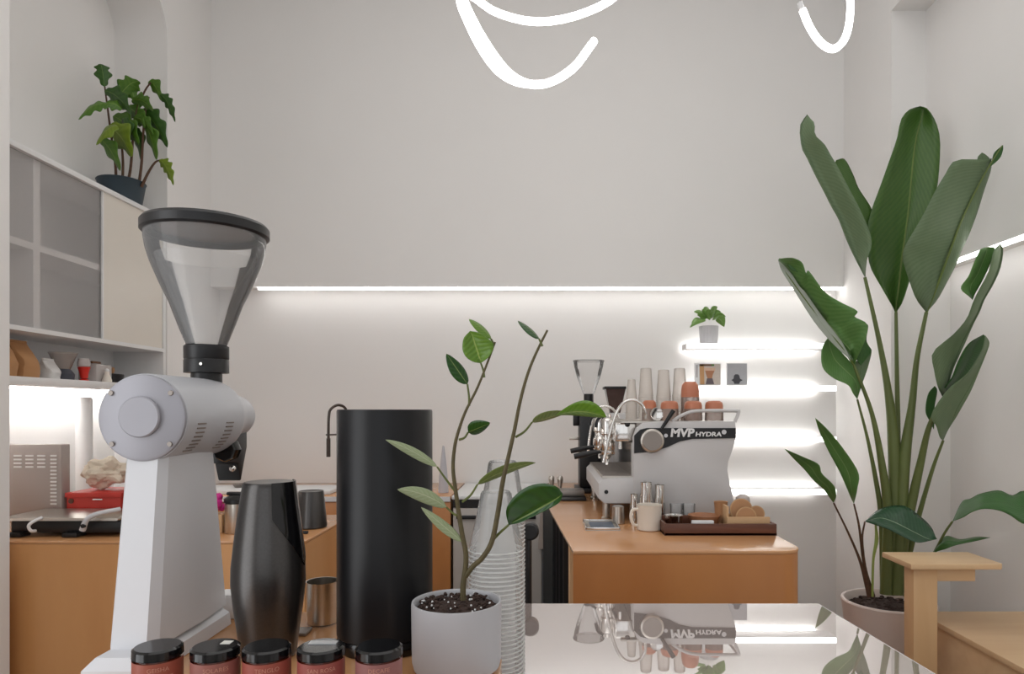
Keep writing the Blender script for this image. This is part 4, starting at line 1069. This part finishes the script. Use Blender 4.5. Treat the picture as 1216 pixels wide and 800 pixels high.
t = thing('black_bottle', 'slim black bottle with pink cap beside the red carton', 'bottle', (x, y, 0.92))
O('body', lathe([(0, 0.921), (0.028, 0.921), (0.029, 0.925), (0.029, 1.12), (0.02, 1.15), (0, 1.152)], x, y, 24), M_black, t)
O('cap', lathe([(0.018, 1.15), (0.02, 1.155), (0.018, 1.20), (0, 1.205)], x, y, 20), mat('pink_plastic', (226, 120, 150), 0.5), t)
t = thing('white_roll', 'tall white paper roll standing against the lit niche wall', 'paper roll', (-2.33, 3.42, 0.92))
O('roll', lathe([(0, 0.921), (0.036, 0.921), (0.037, 0.93), (0.037, 1.47), (0.030, 1.482), (0, 1.484)], -2.33, 3.42, 28), M_white, t)

# ------------------------------------------------------------------ wall cabinet in the left niche
XF = -2.215      # front plane
t = thing('wall_cabinet', 'white wall cabinet with frosted sliding doors in the left niche', 'cabinet', (-2.36, 3.2, 1.52))
Y0, Y1 = 2.51, 3.93
O('top_board', B(-2.515, XF + 0.004, Y0, 3.955, 2.52, 2.545, 0.002), M_white, t)
O('middle_board', B(-2.515, XF, Y0, Y1, 1.755, 1.775), M_white, t)
O('bottom_board', B(-2.515, XF + 0.004, Y0, Y1, 1.525, 1.56, 0.002), M_white, t)
O('end_panel', B(-2.515, XF, Y1, Y1 + 0.025, 1.525, 2.52), M_white, t)
O('back_panel', B(-2.516, -2.508, Y0, Y1, 1.56, 2.52), M_white, t)
O('divider', B(-2.505, XF - 0.023, 2.955, 2.995, 1.775, 2.52), M_white, t)
O('inner_shelf', B(-2.505, XF - 0.023, Y0, 2.955, 2.12, 2.15), M_white, t)
O('inner_shelf', B(-2.505, XF - 0.023, 2.995, 3.9, 2.12, 2.15), M_white, t)
mf = bpy.data.materials.new('frosted_acrylic'); mf.use_nodes = True
nt = mf.node_tree; N = nt.nodes; L_ = nt.links; bs = N['Principled BSDF']
bs.inputs['Base Color'].default_value = (0.97, 0.95, 0.94, 1); bs.inputs['Roughness'].default_value = 0.26
bs.inputs['Transmission Weight'].default_value = 0.80; bs.inputs['IOR'].default_value = 1.15
nn = N.new('ShaderNodeTexNoise'); nn.inputs['Scale'].default_value = 200
bb = N.new('ShaderNodeBump'); bb.inputs['Strength'].default_value = 0.03; L_.new(nn.outputs['Fac'], bb.inputs['Height']); L_.new(bb.outputs['Normal'], bs.inputs['Normal'])
O('sliding_door', B(XF - 0.022, XF - 0.016, Y0, 3.42, 1.776, 2.519), mf, t)
O('sliding_door', B(XF - 0.012, XF - 0.006, 3.40, Y1 - 0.002, 1.776, 2.519), mat('opal_acrylic', (226, 220, 210), 0.4, var=0.02), t)
O('door_edge', B(XF - 0.013, XF - 0.004, 3.393, 3.401, 1.776, 2.519), M_white, t)
O('led_strip', B(-2.44, -2.40, Y0 + 0.02, Y1 - 0.03, 1.514, 1.5245), emit('cabinet_led', (255, 253, 250), 20.0), t)

# things on the open shelf
ZS = 1.5605
M_pouch = wood('kraft_pouch', (196, 148, 102), (172, 124, 80), 3, 0.7, (1, 1, 1))
def pouch(y0, y1, x0, x1, h, label, m=M_pouch, tilt=0.0):
    bm = bmesh.new(); rings = []
    for k in range(9):
        f = k / 8
        thin = 1 - 0.85 * max(0, f - 0.45) / 0.55
        cx = (x0 + x1) / 2 + tilt * f; hx = (x1 - x0) / 2 * thin * (0.85 + 0.15 * math.sin(f * 3))
        cy = (y0 + y1) / 2; hy = (y1 - y0) / 2
        ring = []
        for i in range(16):
            a = 2 * math.pi * i / 16
            ca, sa = math.cos(a), math.sin(a)
            px_, py_ = math.copysign(abs(ca) ** 0.5, ca), math.copysign(abs(sa) ** 0.5, sa)
            p = Vector((cx + hx * px_, cy + hy * py_, ZS + 0.0005 + h * f))
            if 0 < k: p.x += 0.006 * noise.noise(p * 28) ; p.y += 0.006 * noise.noise(p * 31)
            ring.append(bm.verts.new(p))
        rings.append(ring)
    for a, b in zip(rings, rings[1:]):
        for i in range(16): bm.faces.new((a[i], a[(i + 1) % 16], b[(i + 1) % 16], b[i]))
    bm.faces.new(rings[0][::-1]); bm.faces.new(rings[-1])
    t = thing('coffee_pouch', label, 'pouch', ((x0 + x1) / 2, (y0 + y1) / 2, ZS), 'pouches on the open shelf')
    O('bag', bm, m, t, smooth=30)
    O('folded_top', B((x0 + x1) / 2 + tilt - 0.007, (x0 + x1) / 2 + tilt + 0.007, y0 + 0.006, y1 - 0.006, ZS + h - 0.001, ZS + h + 0.012, 0.003), m, t)
pouch(2.80, 2.915, -2.40, -2.25, 0.15, 'brown kraft coffee pouch beside the shelf\'s near end')
pouch(2.93, 3.045, -2.40, -2.25, 0.155, 'brown kraft coffee pouch between another pouch and the white one', tilt=-0.01)
pouch(3.10, 3.18, -2.36, -2.26, 0.085, 'small white pouch next to the brown pouches', mat('white_foil_pouch', (222, 220, 218), 0.4, var=0.15, scale=20))
x, y = -2.33, 3.27
t = thing('glass_dripper', 'clear glass dripper with dark base between white pouch and red glass', 'dripper', (x, y, ZS))
O('cone', lathe([(0.03, ZS + 0.055), (0.055, ZS + 0.12), (0.062, ZS + 0.135)], x, y, 28), clear('dripper_glass', (190, 172, 160), 0.6, 0.05), t)
O('base', lathe([(0, ZS + 0.001), (0.045, ZS + 0.001), (0.048, ZS + 0.03), (0.03, ZS + 0.055), (0, ZS + 0.055)], x, y, 28), mat('slate_dark', (70, 72, 82), 0.5), t)
x, y = -2.28, 3.345
t = thing('red_glass', 'small stemmed glass with bright red filling on the shelf', 'glass', (x, y, ZS))
O('filling', lathe([(0, ZS + 0.012), (0.016, ZS + 0.014), (0.02, ZS + 0.04), (0.028, ZS + 0.07), (0, ZS + 0.072)], x, y, 24), mat('bright_red', (214, 44, 30), 0.4), t)
O('bowl', lathe([(0.0285, ZS + 0.073), (0.029, ZS + 0.09), (0.024, ZS + 0.112)], x, y, 24), clear('red_glass_wall', (235, 225, 222), 0.5, 0.04), t)
O('foot', lathe([(0, ZS + 0.001), (0.022, ZS + 0.001), (0.018, ZS + 0.008), (0.008, ZS + 0.013), (0, ZS + 0.013)], x, y, 24), mat('bright_red', (214, 44, 30), 0.4), t)
x, y = -2.32, 3.49
t = thing('filter_pack', 'clear pack of paper filters with brown clip on the shelf', 'pack', (x, y, ZS))
O('pack', B(x - 0.05, x + 0.05, y - 0.065, y + 0.065, ZS + 0.0005, ZS + 0.095, 0.015), clear('cellophane', (212, 204, 200), 0.25, 0.1), t)
O('clip', B(x - 0.02, x + 0.02, y - 0.05, y + 0.02, ZS + 0.09, ZS + 0.108, 0.006), mat('brown_clip', (112, 74, 50), 0.6), t)
x, y = -2.25, 3.475
t = thing('white_figurine', 'little white bottle in front of the filter pack', 'bottle', (x, y, ZS))
O('body', lathe([(0, ZS + 0.0005), (0.022, ZS + 0.0005), (0.023, ZS + 0.01), (0.012, ZS + 0.04), (0.010, ZS + 0.055), (0, ZS + 0.058)], x, y, 20), M_cream, t)
O('stopper', ball(bmesh.new(), (x, y, ZS + 0.06), 0.011), M_white, t)
x, y = -2.33, 3.64
t = thing('dark_pan', 'low dark pan with wooden knob at the shelf\'s far end', 'pan', (x, y, ZS))
O('pan', lathe([(0, ZS + 0.0005), (0.05, ZS + 0.0005), (0.058, ZS + 0.045), (0.055, ZS + 0.05), (0, ZS + 0.055)], x, y, 28), M_black, t)
O('knob', lathe([(0.008, ZS + 0.055), (0.014, ZS + 0.07), (0.012, ZS + 0.085), (0, ZS + 0.088)], x, y, 18), M_kraft, t)

# ------------------------------------------------------------------ plant on the cabinet
x, y = -2.335, 3.73
zp = 2.5455
t = thing('cabinet_plant', 'leafy green plant in a dark blue pot on top of the cabinet', 'potted plant', (x, y, zp))
O('pot', lathe([(0, zp), (0.092, zp), (0.098, zp + 0.004), (0.118, zp + 0.125), (0.122, zp + 0.13), (0.118, zp + 0.135), (0.11, zp + 0.13), (0.108, zp + 0.11), (0, zp + 0.11)], x, y, 40), mat('dark_teal_pot', (42, 58, 68), 0.5), t)
O('soil', lathe([(0, zp + 0.118), (0.108, zp + 0.114)], x, y, 30), M_soil, t)
DP = 3.72
for st in ([(138, 225), (137, 195), (132, 160), (128, 130), (124, 100)], [(150, 225), (155, 200), (158, 165), (163, 130), (172, 108), (179, 98)], [(164, 225), (168, 195), (170, 160), (173, 130), (177, 115)], [(145, 225), (146, 195), (145, 165), (150, 140)], [(168, 222), (176, 205), (184, 193), (190, 190)]):
    O('stem', tube([W(px_, py_, DP) for px_, py_ in st], [0.008, 0.006, 0.004], n=26, sides=8), M_twig, t)
GA = leafmat('cabinet_leaf_mid', (70, 114, 32), (98, 140, 44), (130, 162, 72), 6)
GB = leafmat('cabinet_leaf_deep', (46, 86, 28), (66, 108, 38), (104, 138, 62), 6)
GC = leafmat('cabinet_leaf_lime', (112, 140, 34), (140, 164, 46), (160, 180, 80), 6)
for base, tip, hw, m, lo_ in [((124, 103), (119, 76), 7, GB, 3), ((128, 124), (93, 142), 8, GA, 3), ((124, 108), (156, 136), 9, GB, 3), ((140, 118), (166, 97), 9, GA, 3), ((176, 97), (192, 120), 7, GA, 2), ((190, 112), (208, 145), 6, GB, 4),
                              ((168, 130), (199, 175), 11, GB, 3), ((172, 148), (186, 190), 9, GA, 2), ((128, 150), (157, 186), 14, GC, 2), ((134, 138), (165, 172), 12, GA, 3), ((118, 165), (143, 203), 9, GA, 2), ((160, 152), (168, 192), 8, GB, 2),
                              ((189, 190), (206, 220), 7, GC, 4), ((145, 130), (118, 128), 7, GA, 3), ((156, 120), (182, 132), 7, GA, 3), ((140, 150), (114, 172), 9, GC, 2), ((150, 128), (172, 152), 9, GA, 3), ((146, 140), (152, 176), 9, GB, 2), ((132, 118), (150, 120), 8, GA, 2), ((158, 140), (182, 160), 8, GA, 3), ((160, 118), (148, 98), 7, GA, 3)]:
    dd = min(DP + random.uniform(-0.06, 0.05), 2.44 * F / (VX - min(base[0], tip[0]) + hw))
    simple_leaf('leaf', base, tip, hw * 1.25, hw / F * dd * 1.4, m, t, dd, random.uniform(-0.06, 0.03), 0.03, lobes=lo_, n=26)

# ------------------------------------------------------------------ table, bench
t = thing('side_table', 'pale wooden side table with one broad leg by the bench', 'table', (1.75, 3.0, 0))
O('table_top', prism([(1.595, 2.92), (1.985, 2.92), (2.0, 2.935), (2.0, 3.17), (1.595, 3.17)], 'z', 0.725, 0.75, bev=0.004), M_oakh, t)
O('leg', B(1.622, 1.728, 2.95, 3.03, 0.0, 0.725, 0.004), M_oak, t)
O('apron', B(1.729, 1.90, 2.96, 3.0, 0.665, 0.725, 0.004), M_oakh, t)
t = thing('bench', 'pale wooden box bench along the right wall', 'bench', (2.05, 2.3, 0))
O('seat', B(1.80, 2.33, 1.2, 3.24, 0.425, 0.45, 0.004), M_oakh, t)
O('front_panel', B(1.815, 1.84, 1.21, 3.23, 0.0, 0.425), M_oakh, t)
O('end_panel', B(1.84, 2.33, 3.205, 3.23, 0.0, 0.425), M_oakh, t)

# ------------------------------------------------------------------ giant bird of paradise
px0, pd = 1055, 3.50
x, y = (px0 - VX) / F * pd, pd
t = thing('bird_of_paradise_plant', 'tall bird of paradise plant in a big blush white pot', 'potted plant', (x, y, 0))
O('pot', lathe([(0, 0.001), (0.15, 0.001), (0.165, 0.01), (0.20, 0.20), (0.222, 0.39), (0.228, 0.425), (0.224, 0.432), (0.212, 0.432), (0.206, 0.42), (0.20, 0.38), (0, 0.38)], x, y, 64), mat('blush_ceramic', (228, 214, 208), 0.5, var=0.02), t)
bm = lathe([(0, 0.395), (0.07, 0.40), (0.14, 0.395), (0.205, 0.39)], x, y, 40)
for k in range(200):
    r = 0.195 * math.sqrt(rng.random()); a = rng.random() * 6.283
    ball(bm, (x + r * math.cos(a), y + r * math.sin(a), 0.397), rng.uniform(0.006, 0.014), rng.uniform(.7, 1.4), rng.uniform(.7, 1.4), 0.7, sub=1)
O('soil', bm, M_soil, t, kind='stuff')
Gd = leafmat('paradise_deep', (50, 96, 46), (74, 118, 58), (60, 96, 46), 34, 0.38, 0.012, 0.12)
Gm = leafmat('paradise_mid', (64, 102, 44), (90, 124, 56), (118, 146, 70), 34, 0.36, 0.014, 0.2)
Gg = leafmat('paradise_grey_underside', (94, 118, 84), (120, 140, 104), (72, 98, 56), 40, 0.5, 0.012, 0.12)
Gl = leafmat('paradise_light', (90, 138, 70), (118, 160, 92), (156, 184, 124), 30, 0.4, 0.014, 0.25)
M_rib = mat('paradise_midrib', (104, 122, 58), 0.45, var=0.15)
M_pet = mat('paradise_petiole', (100, 112, 62), 0.5, var=0.25, scale=14, stretch=(1, 1, 0.2))
def rib(lf, pts, r=0.006):
    O('midrib', tube(pts, [r * 0.35, r], n=30, sides=8), M_rib, lf)
# 1 left tall leaf, seen from below: midrib on the left edge
R1 = [(958, 137), ((950, 150), (967, 146)), ((952, 175), (968, 160)), ((958, 187), (979, 171)), ((968, 208), (987, 185)), ((978, 227), (996, 200)), ((987, 245), (1009, 225)), ((996, 261), (1022, 250)), ((1004, 282), (1033, 276)), ((1011, 298), (1035, 292)), ((1019, 314), (1030, 306)), (1027, 329)]
lf = rows_leaf('leaf', R1, Gg, t, 3.38, 3.46, mid=0.06, dr=-0.10, bulge=0.008)
lf = rows_leaf('leaf', [(993, 190), ((992, 196), (1003, 189)), ((1000, 214), (1013, 207)), ((1006, 230), (1020, 224)), ((1014, 248), (1034, 246)), ((1022, 268), (1037, 262)), (1028, 300)], Gm, t, 3.44, 3.47, mid=0.1, dr=0.02)
# 2 centre leaf
R2 = [(1093, 126), ((1080, 130), (1097, 130), (1101, 129)), ((1070, 142), (1093, 145), (1110, 142)), ((1065, 165), (1088, 163), (1116, 162)), ((1056, 191), (1084, 190), (1116, 190)), ((1045, 222), (1082, 215), (1113, 222)), ((1036, 246), (1080, 240), (1107, 245)), ((1030, 270), (1077, 265), (1098, 270)), ((1030, 298), (1073, 292), (1090, 295)), ((1034, 318), (1070, 315), (1084, 320)), ((1045, 338), (1068, 338), (1078, 340)), ((1056, 357), (1065, 356), (1071, 360)), (1064, 371)]
lf = rows_leaf('leaf', R2, Gm, t, 3.56, 3.52, dl=-0.07, dr=-0.07, bulge=-0.008)
rib(lf, [W(1097, 132, 3.556), W(1088, 163, 3.55), W(1082, 215, 3.545), W(1077, 265, 3.538), W(1070, 315, 3.53), W(1064, 371, 3.52)], 0.007)
# 3 right leaf, torn top, seen from below
R3 = [(1176, 190), ((1136, 190), (1168, 208), (1177, 201)), ((1123, 206), (1160, 224), (1169, 225)), ((1110, 228), (1150, 245), (1162, 248)), ((1099, 250), (1141, 264), (1155, 268)), ((1087, 271), (1134, 284), (1148, 285)), ((1076, 290), (1128, 299), (1141, 300)), ((1072, 306), (1122, 315), (1135, 315)), ((1079, 331), (1113, 339), (1124, 336)), ((1088, 355), (1105, 360), (1113, 356)), (1100, 371)]
lf = rows_leaf('leaf', R3, Gg, t, 3.10, 3.40, dl=-0.05, dr=0.03, bulge=0.01)
rib(lf, [W(1190, 173, 3.07), W(1176, 195, 3.09), W(1160, 224, 3.15), W(1141, 264, 3.21), W(1128, 299, 3.27), W(1113, 339, 3.34), W(1100, 371, 3.395)], 0.007)
rows_leaf('leaf', [(1166, 181), ((1161, 187), (1171, 184)), ((1162, 196), (1175, 190)), (1168, 203)], Gg, t, 3.10, 3.11)
rows_leaf('leaf', [(1191, 172), ((1181, 181), (1191, 178)), ((1178, 190), (1187, 188)), (1176, 198)], Gd, t, 3.07, 3.10)
# 4 leaf leaning left, rolled
R4 = [(924, 309), ((927, 316), (938, 306)), ((937, 329), (952, 311)), ((948, 344), (957, 324)), ((957, 355), (961, 322)), ((966, 368), (979, 346)), ((980, 387), (997, 358)), ((988, 398), (1018, 369)), ((996, 408), (1015, 376)), ((1003, 416), (1030, 385)), ((1009, 424), (1027, 405)), (1014, 433)]
lf = rows_leaf('leaf', R4, Gl, t, 3.30, 3.42, mid=0.12, dl=0.03, dr=-0.09, bulge=0.015, n=40)
rib(lf, [W(927, 315, 3.30), W(950, 347, 3.33), W(980, 388, 3.37), W(1003, 417, 3.40), W(1014, 433, 3.42)], 0.006)
rows_leaf('leaf', [(926, 308), ((932, 308), (941, 306)), ((939, 320), (952, 312)), ((950, 324), (952, 318)), (950, 326)], Gd, t, 3.27, 3.28)
rows_leaf('leaf', [(1029, 384), ((1018, 392), (1031, 388)), ((1012, 408), (1029, 404)), ((1016, 424), (1034, 418)), (1022, 434)], Gd, t, 3.36, 3.42)
Gp = leafmat('paradise_pale_edge', (176, 186, 172), (196, 204, 192), (160, 172, 148), 30, 0.5, 0.012, 0.15)
rows_leaf('leaf', [(924, 309), ((928, 321), (934, 318)), ((938, 337), (947, 334)), ((950, 356), (960, 352)), ((964, 378), (974, 372)), ((978, 396), (988, 390)), ((992, 411), (1000, 406)), (1011, 428)], Gp, t, 3.285, 3.405)
# 5 blade below it
lf = rows_leaf('leaf', [(985, 398), ((976, 414), (991, 406)), ((977, 436), (1001, 420)), ((990, 449), (1012, 432)), ((1007, 457), (1020, 446)), ((1013, 467), (1022, 458)), (1018, 474)], Gl, t, 3.44, 3.46, mid=0.6, dl=-0.05)
rows_leaf('leaf', [(1033, 412), ((1016, 430), (1035, 418)), ((1013, 445), (1030, 438)), ((1014, 460), (1024, 455)), (1018, 474)], Gg, t, 3.45, 3.46)
# 6 right, rolled upper
R6 = [(1186, 291), ((1180, 298), (1190, 299)), ((1174, 322), (1187, 319)), ((1162, 345), (1179, 338)), ((1155, 360), (1168, 357)), ((1148, 378), (1163, 370)), ((1132, 397), (1156, 384)), ((1108, 418), (1147, 405)), ((1109, 438), (1138, 424)), ((1114, 460), (1130, 442)), (1121, 474)]
lf = rows_leaf('leaf', R6, Gg, t, 3.05, 3.32, mid=0.9, dl=-0.06, bulge=0.01)
rows_leaf('leaf', [(1168, 294), ((1163, 298), (1181, 294)), ((1155, 316), (1178, 308)), ((1150, 328), (1172, 322)), ((1141, 342), (1164, 338)), ((1151, 352), (1158, 348)), (1155, 356)], Gl, t, 3.07, 3.14, dl=-0.03)
# 7 right lower, dark inside
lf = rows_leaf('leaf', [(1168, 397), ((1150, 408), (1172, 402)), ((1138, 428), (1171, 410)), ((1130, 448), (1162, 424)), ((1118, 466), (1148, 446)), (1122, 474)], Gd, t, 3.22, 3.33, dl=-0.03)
R7 = [(1170, 398), ((1169, 404), (1174, 404)), ((1164, 420), (1174, 412)), ((1148, 444), (1163, 440)), ((1126, 462), (1153, 464)), ((1106, 492), (1143, 482)), ((1112, 506), (1135, 496)), ((1116, 519), (1126, 510)), (1120, 523)]
lf = rows_leaf('leaf', R7, Gg, t, 3.18, 3.36, mid=0.85, dl=-0.05)
rows_leaf('leaf', [(1110, 458), ((1102, 468), (1113, 464)), ((1099, 488), (1110, 482)), ((1104, 500), (1110, 496)), (1109, 510)], Gd, t, 3.36, 3.40)
# petioles sheathing into the trunk
for pts, r in [([(1027, 329, 3.46), (1043, 400, 3.47), (1054, 460, 3.48), (1061, 520, 3.49), (1062, 600, 3.5), (1056, 705, 3.5)], [0.008, 0.012, 0.018, 0.03, 0.032, 0.034]),
               ([(1064, 371, 3.52), (1065, 440, 3.52), (1066, 520, 3.52), (1064, 600, 3.52), (1060, 705, 3.52)], [0.008, 0.011, 0.014, 0.024, 0.034]),
               ([(1100, 371, 3.395), (1089, 425, 3.42), (1083, 480, 3.45), (1074, 545, 3.47), (1070, 610, 3.48), (1064, 705, 3.48)], [0.009, 0.013, 0.018, 0.03, 0.03, 0.034]),
               ([(1014, 433, 3.42), (1035, 490, 3.44), (1047, 550, 3.46), (1054, 610, 3.48), (1052, 705, 3.48)], [0.007, 0.011, 0.018, 0.024, 0.03]),
               ([(1018, 474, 3.46), (1030, 520, 3.48), (1041, 575, 3.5), (1047, 620, 3.51), (1050, 705, 3.51)], [0.005, 0.008, 0.012, 0.015, 0.02]),
               ([(1121, 474, 3.32), (1104, 505, 3.36), (1093, 550, 3.42), (1082, 600, 3.46), (1072, 650, 3.48), (1066, 705, 3.49)], [0.008, 0.014, 0.022, 0.026, 0.028]),
               ([(1120, 523, 3.36), (1108, 555, 3.42), (1093, 605, 3.48), (1080, 655, 3.52), (1068, 705, 3.53)], [0.006, 0.01, 0.015, 0.02])]:
    O('petiole', tube([W(*p) for p in pts], r, n=40, sides=12), M_pet, t)
# young shoots at the rim
for base, rows, m, d0, d1, stem in [
    ((990, 597), [(932, 533), ((943, 545), (953, 542)), ((955, 557), (972, 551)), ((966, 570), (976, 562)), ((978, 581), (990, 576)), ((986, 592), (993, 588)), (990, 597)], Gl, 3.28, 3.36, [(990, 597, 3.36), (1008, 634, 3.38), (1022, 668, 3.4), (1032, 708, 3.41)]),
    ((1014, 598), [(968, 496), ((973, 512), (981, 508)), ((984, 536), (998, 528)), ((996, 558), (1019, 560)), ((1005, 578), (1018, 580)), ((1010, 590), (1016, 590)), (1014, 598)], Gl, 3.26, 3.36, [(1014, 598, 3.36), (1020, 624, 3.38), (1025, 662, 3.4), (1034, 708, 3.41)])]:
    rows_leaf('leaf', rows, m, t, d0, d1, mid=0.45, dl=0.02, dr=-0.03)
    O('petiole', tube([W(*p) for p in stem], [0.004, 0.006, 0.010], n=24, sides=10), M_twig, t)
lf = rows_leaf('leaf', [(1112, 640), ((1106, 626), (1103, 640), (1090, 644)), ((1093, 613), (1082, 630), (1072, 637)), ((1072, 600), (1062, 620), (1056, 629)), ((1045, 604), (1045, 615), (1042, 624)), (1027, 619)], leafmat('paradise_gloss', (38, 74, 50), (56, 92, 64), (120, 146, 116), 22, 0.22, 0.014, 0.08), t, 3.22, 3.36, dl=0.05, dr=-0.03, bulge=0.006)
O('petiole', tube([W(1027, 619, 3.36), W(1024, 640, 3.38), W(1028, 675, 3.4), (W(1038, 708, 3.42))], [0.004, 0.007], n=20, sides=8), M_twig, t)
O('young_shoot', tube([W(1036, 708, 3.4), W(1037, 665, 3.38), W(1041, 640, 3.37), W(1039, 615, 3.36)], [0.006, 0.006, 0.010, 0.003], n=20, sides=8), mat('pale_shoot', (150, 170, 90), 0.5), t)
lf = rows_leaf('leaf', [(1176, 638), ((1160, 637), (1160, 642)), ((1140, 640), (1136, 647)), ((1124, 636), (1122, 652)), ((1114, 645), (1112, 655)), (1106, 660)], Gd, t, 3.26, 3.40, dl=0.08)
O('petiole', tube([W(1106, 660, 3.40), W(1090, 680, 3.45), W(1074, 708, 3.48)], [0.005, 0.008], n=14, sides=8), M_pet, t)
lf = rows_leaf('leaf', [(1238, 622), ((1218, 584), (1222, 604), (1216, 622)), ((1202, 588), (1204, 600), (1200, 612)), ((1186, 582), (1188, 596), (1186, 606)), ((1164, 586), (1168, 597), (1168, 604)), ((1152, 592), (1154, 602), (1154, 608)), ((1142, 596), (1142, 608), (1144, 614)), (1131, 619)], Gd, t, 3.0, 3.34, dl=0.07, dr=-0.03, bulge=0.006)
O('petiole', tube([W(1131, 619, 3.34), W(1121, 634, 3.38), W(1105, 664, 3.43), W(1078, 708, 3.48)], [0.005, 0.008], n=18, sides=8), M_pet, t)
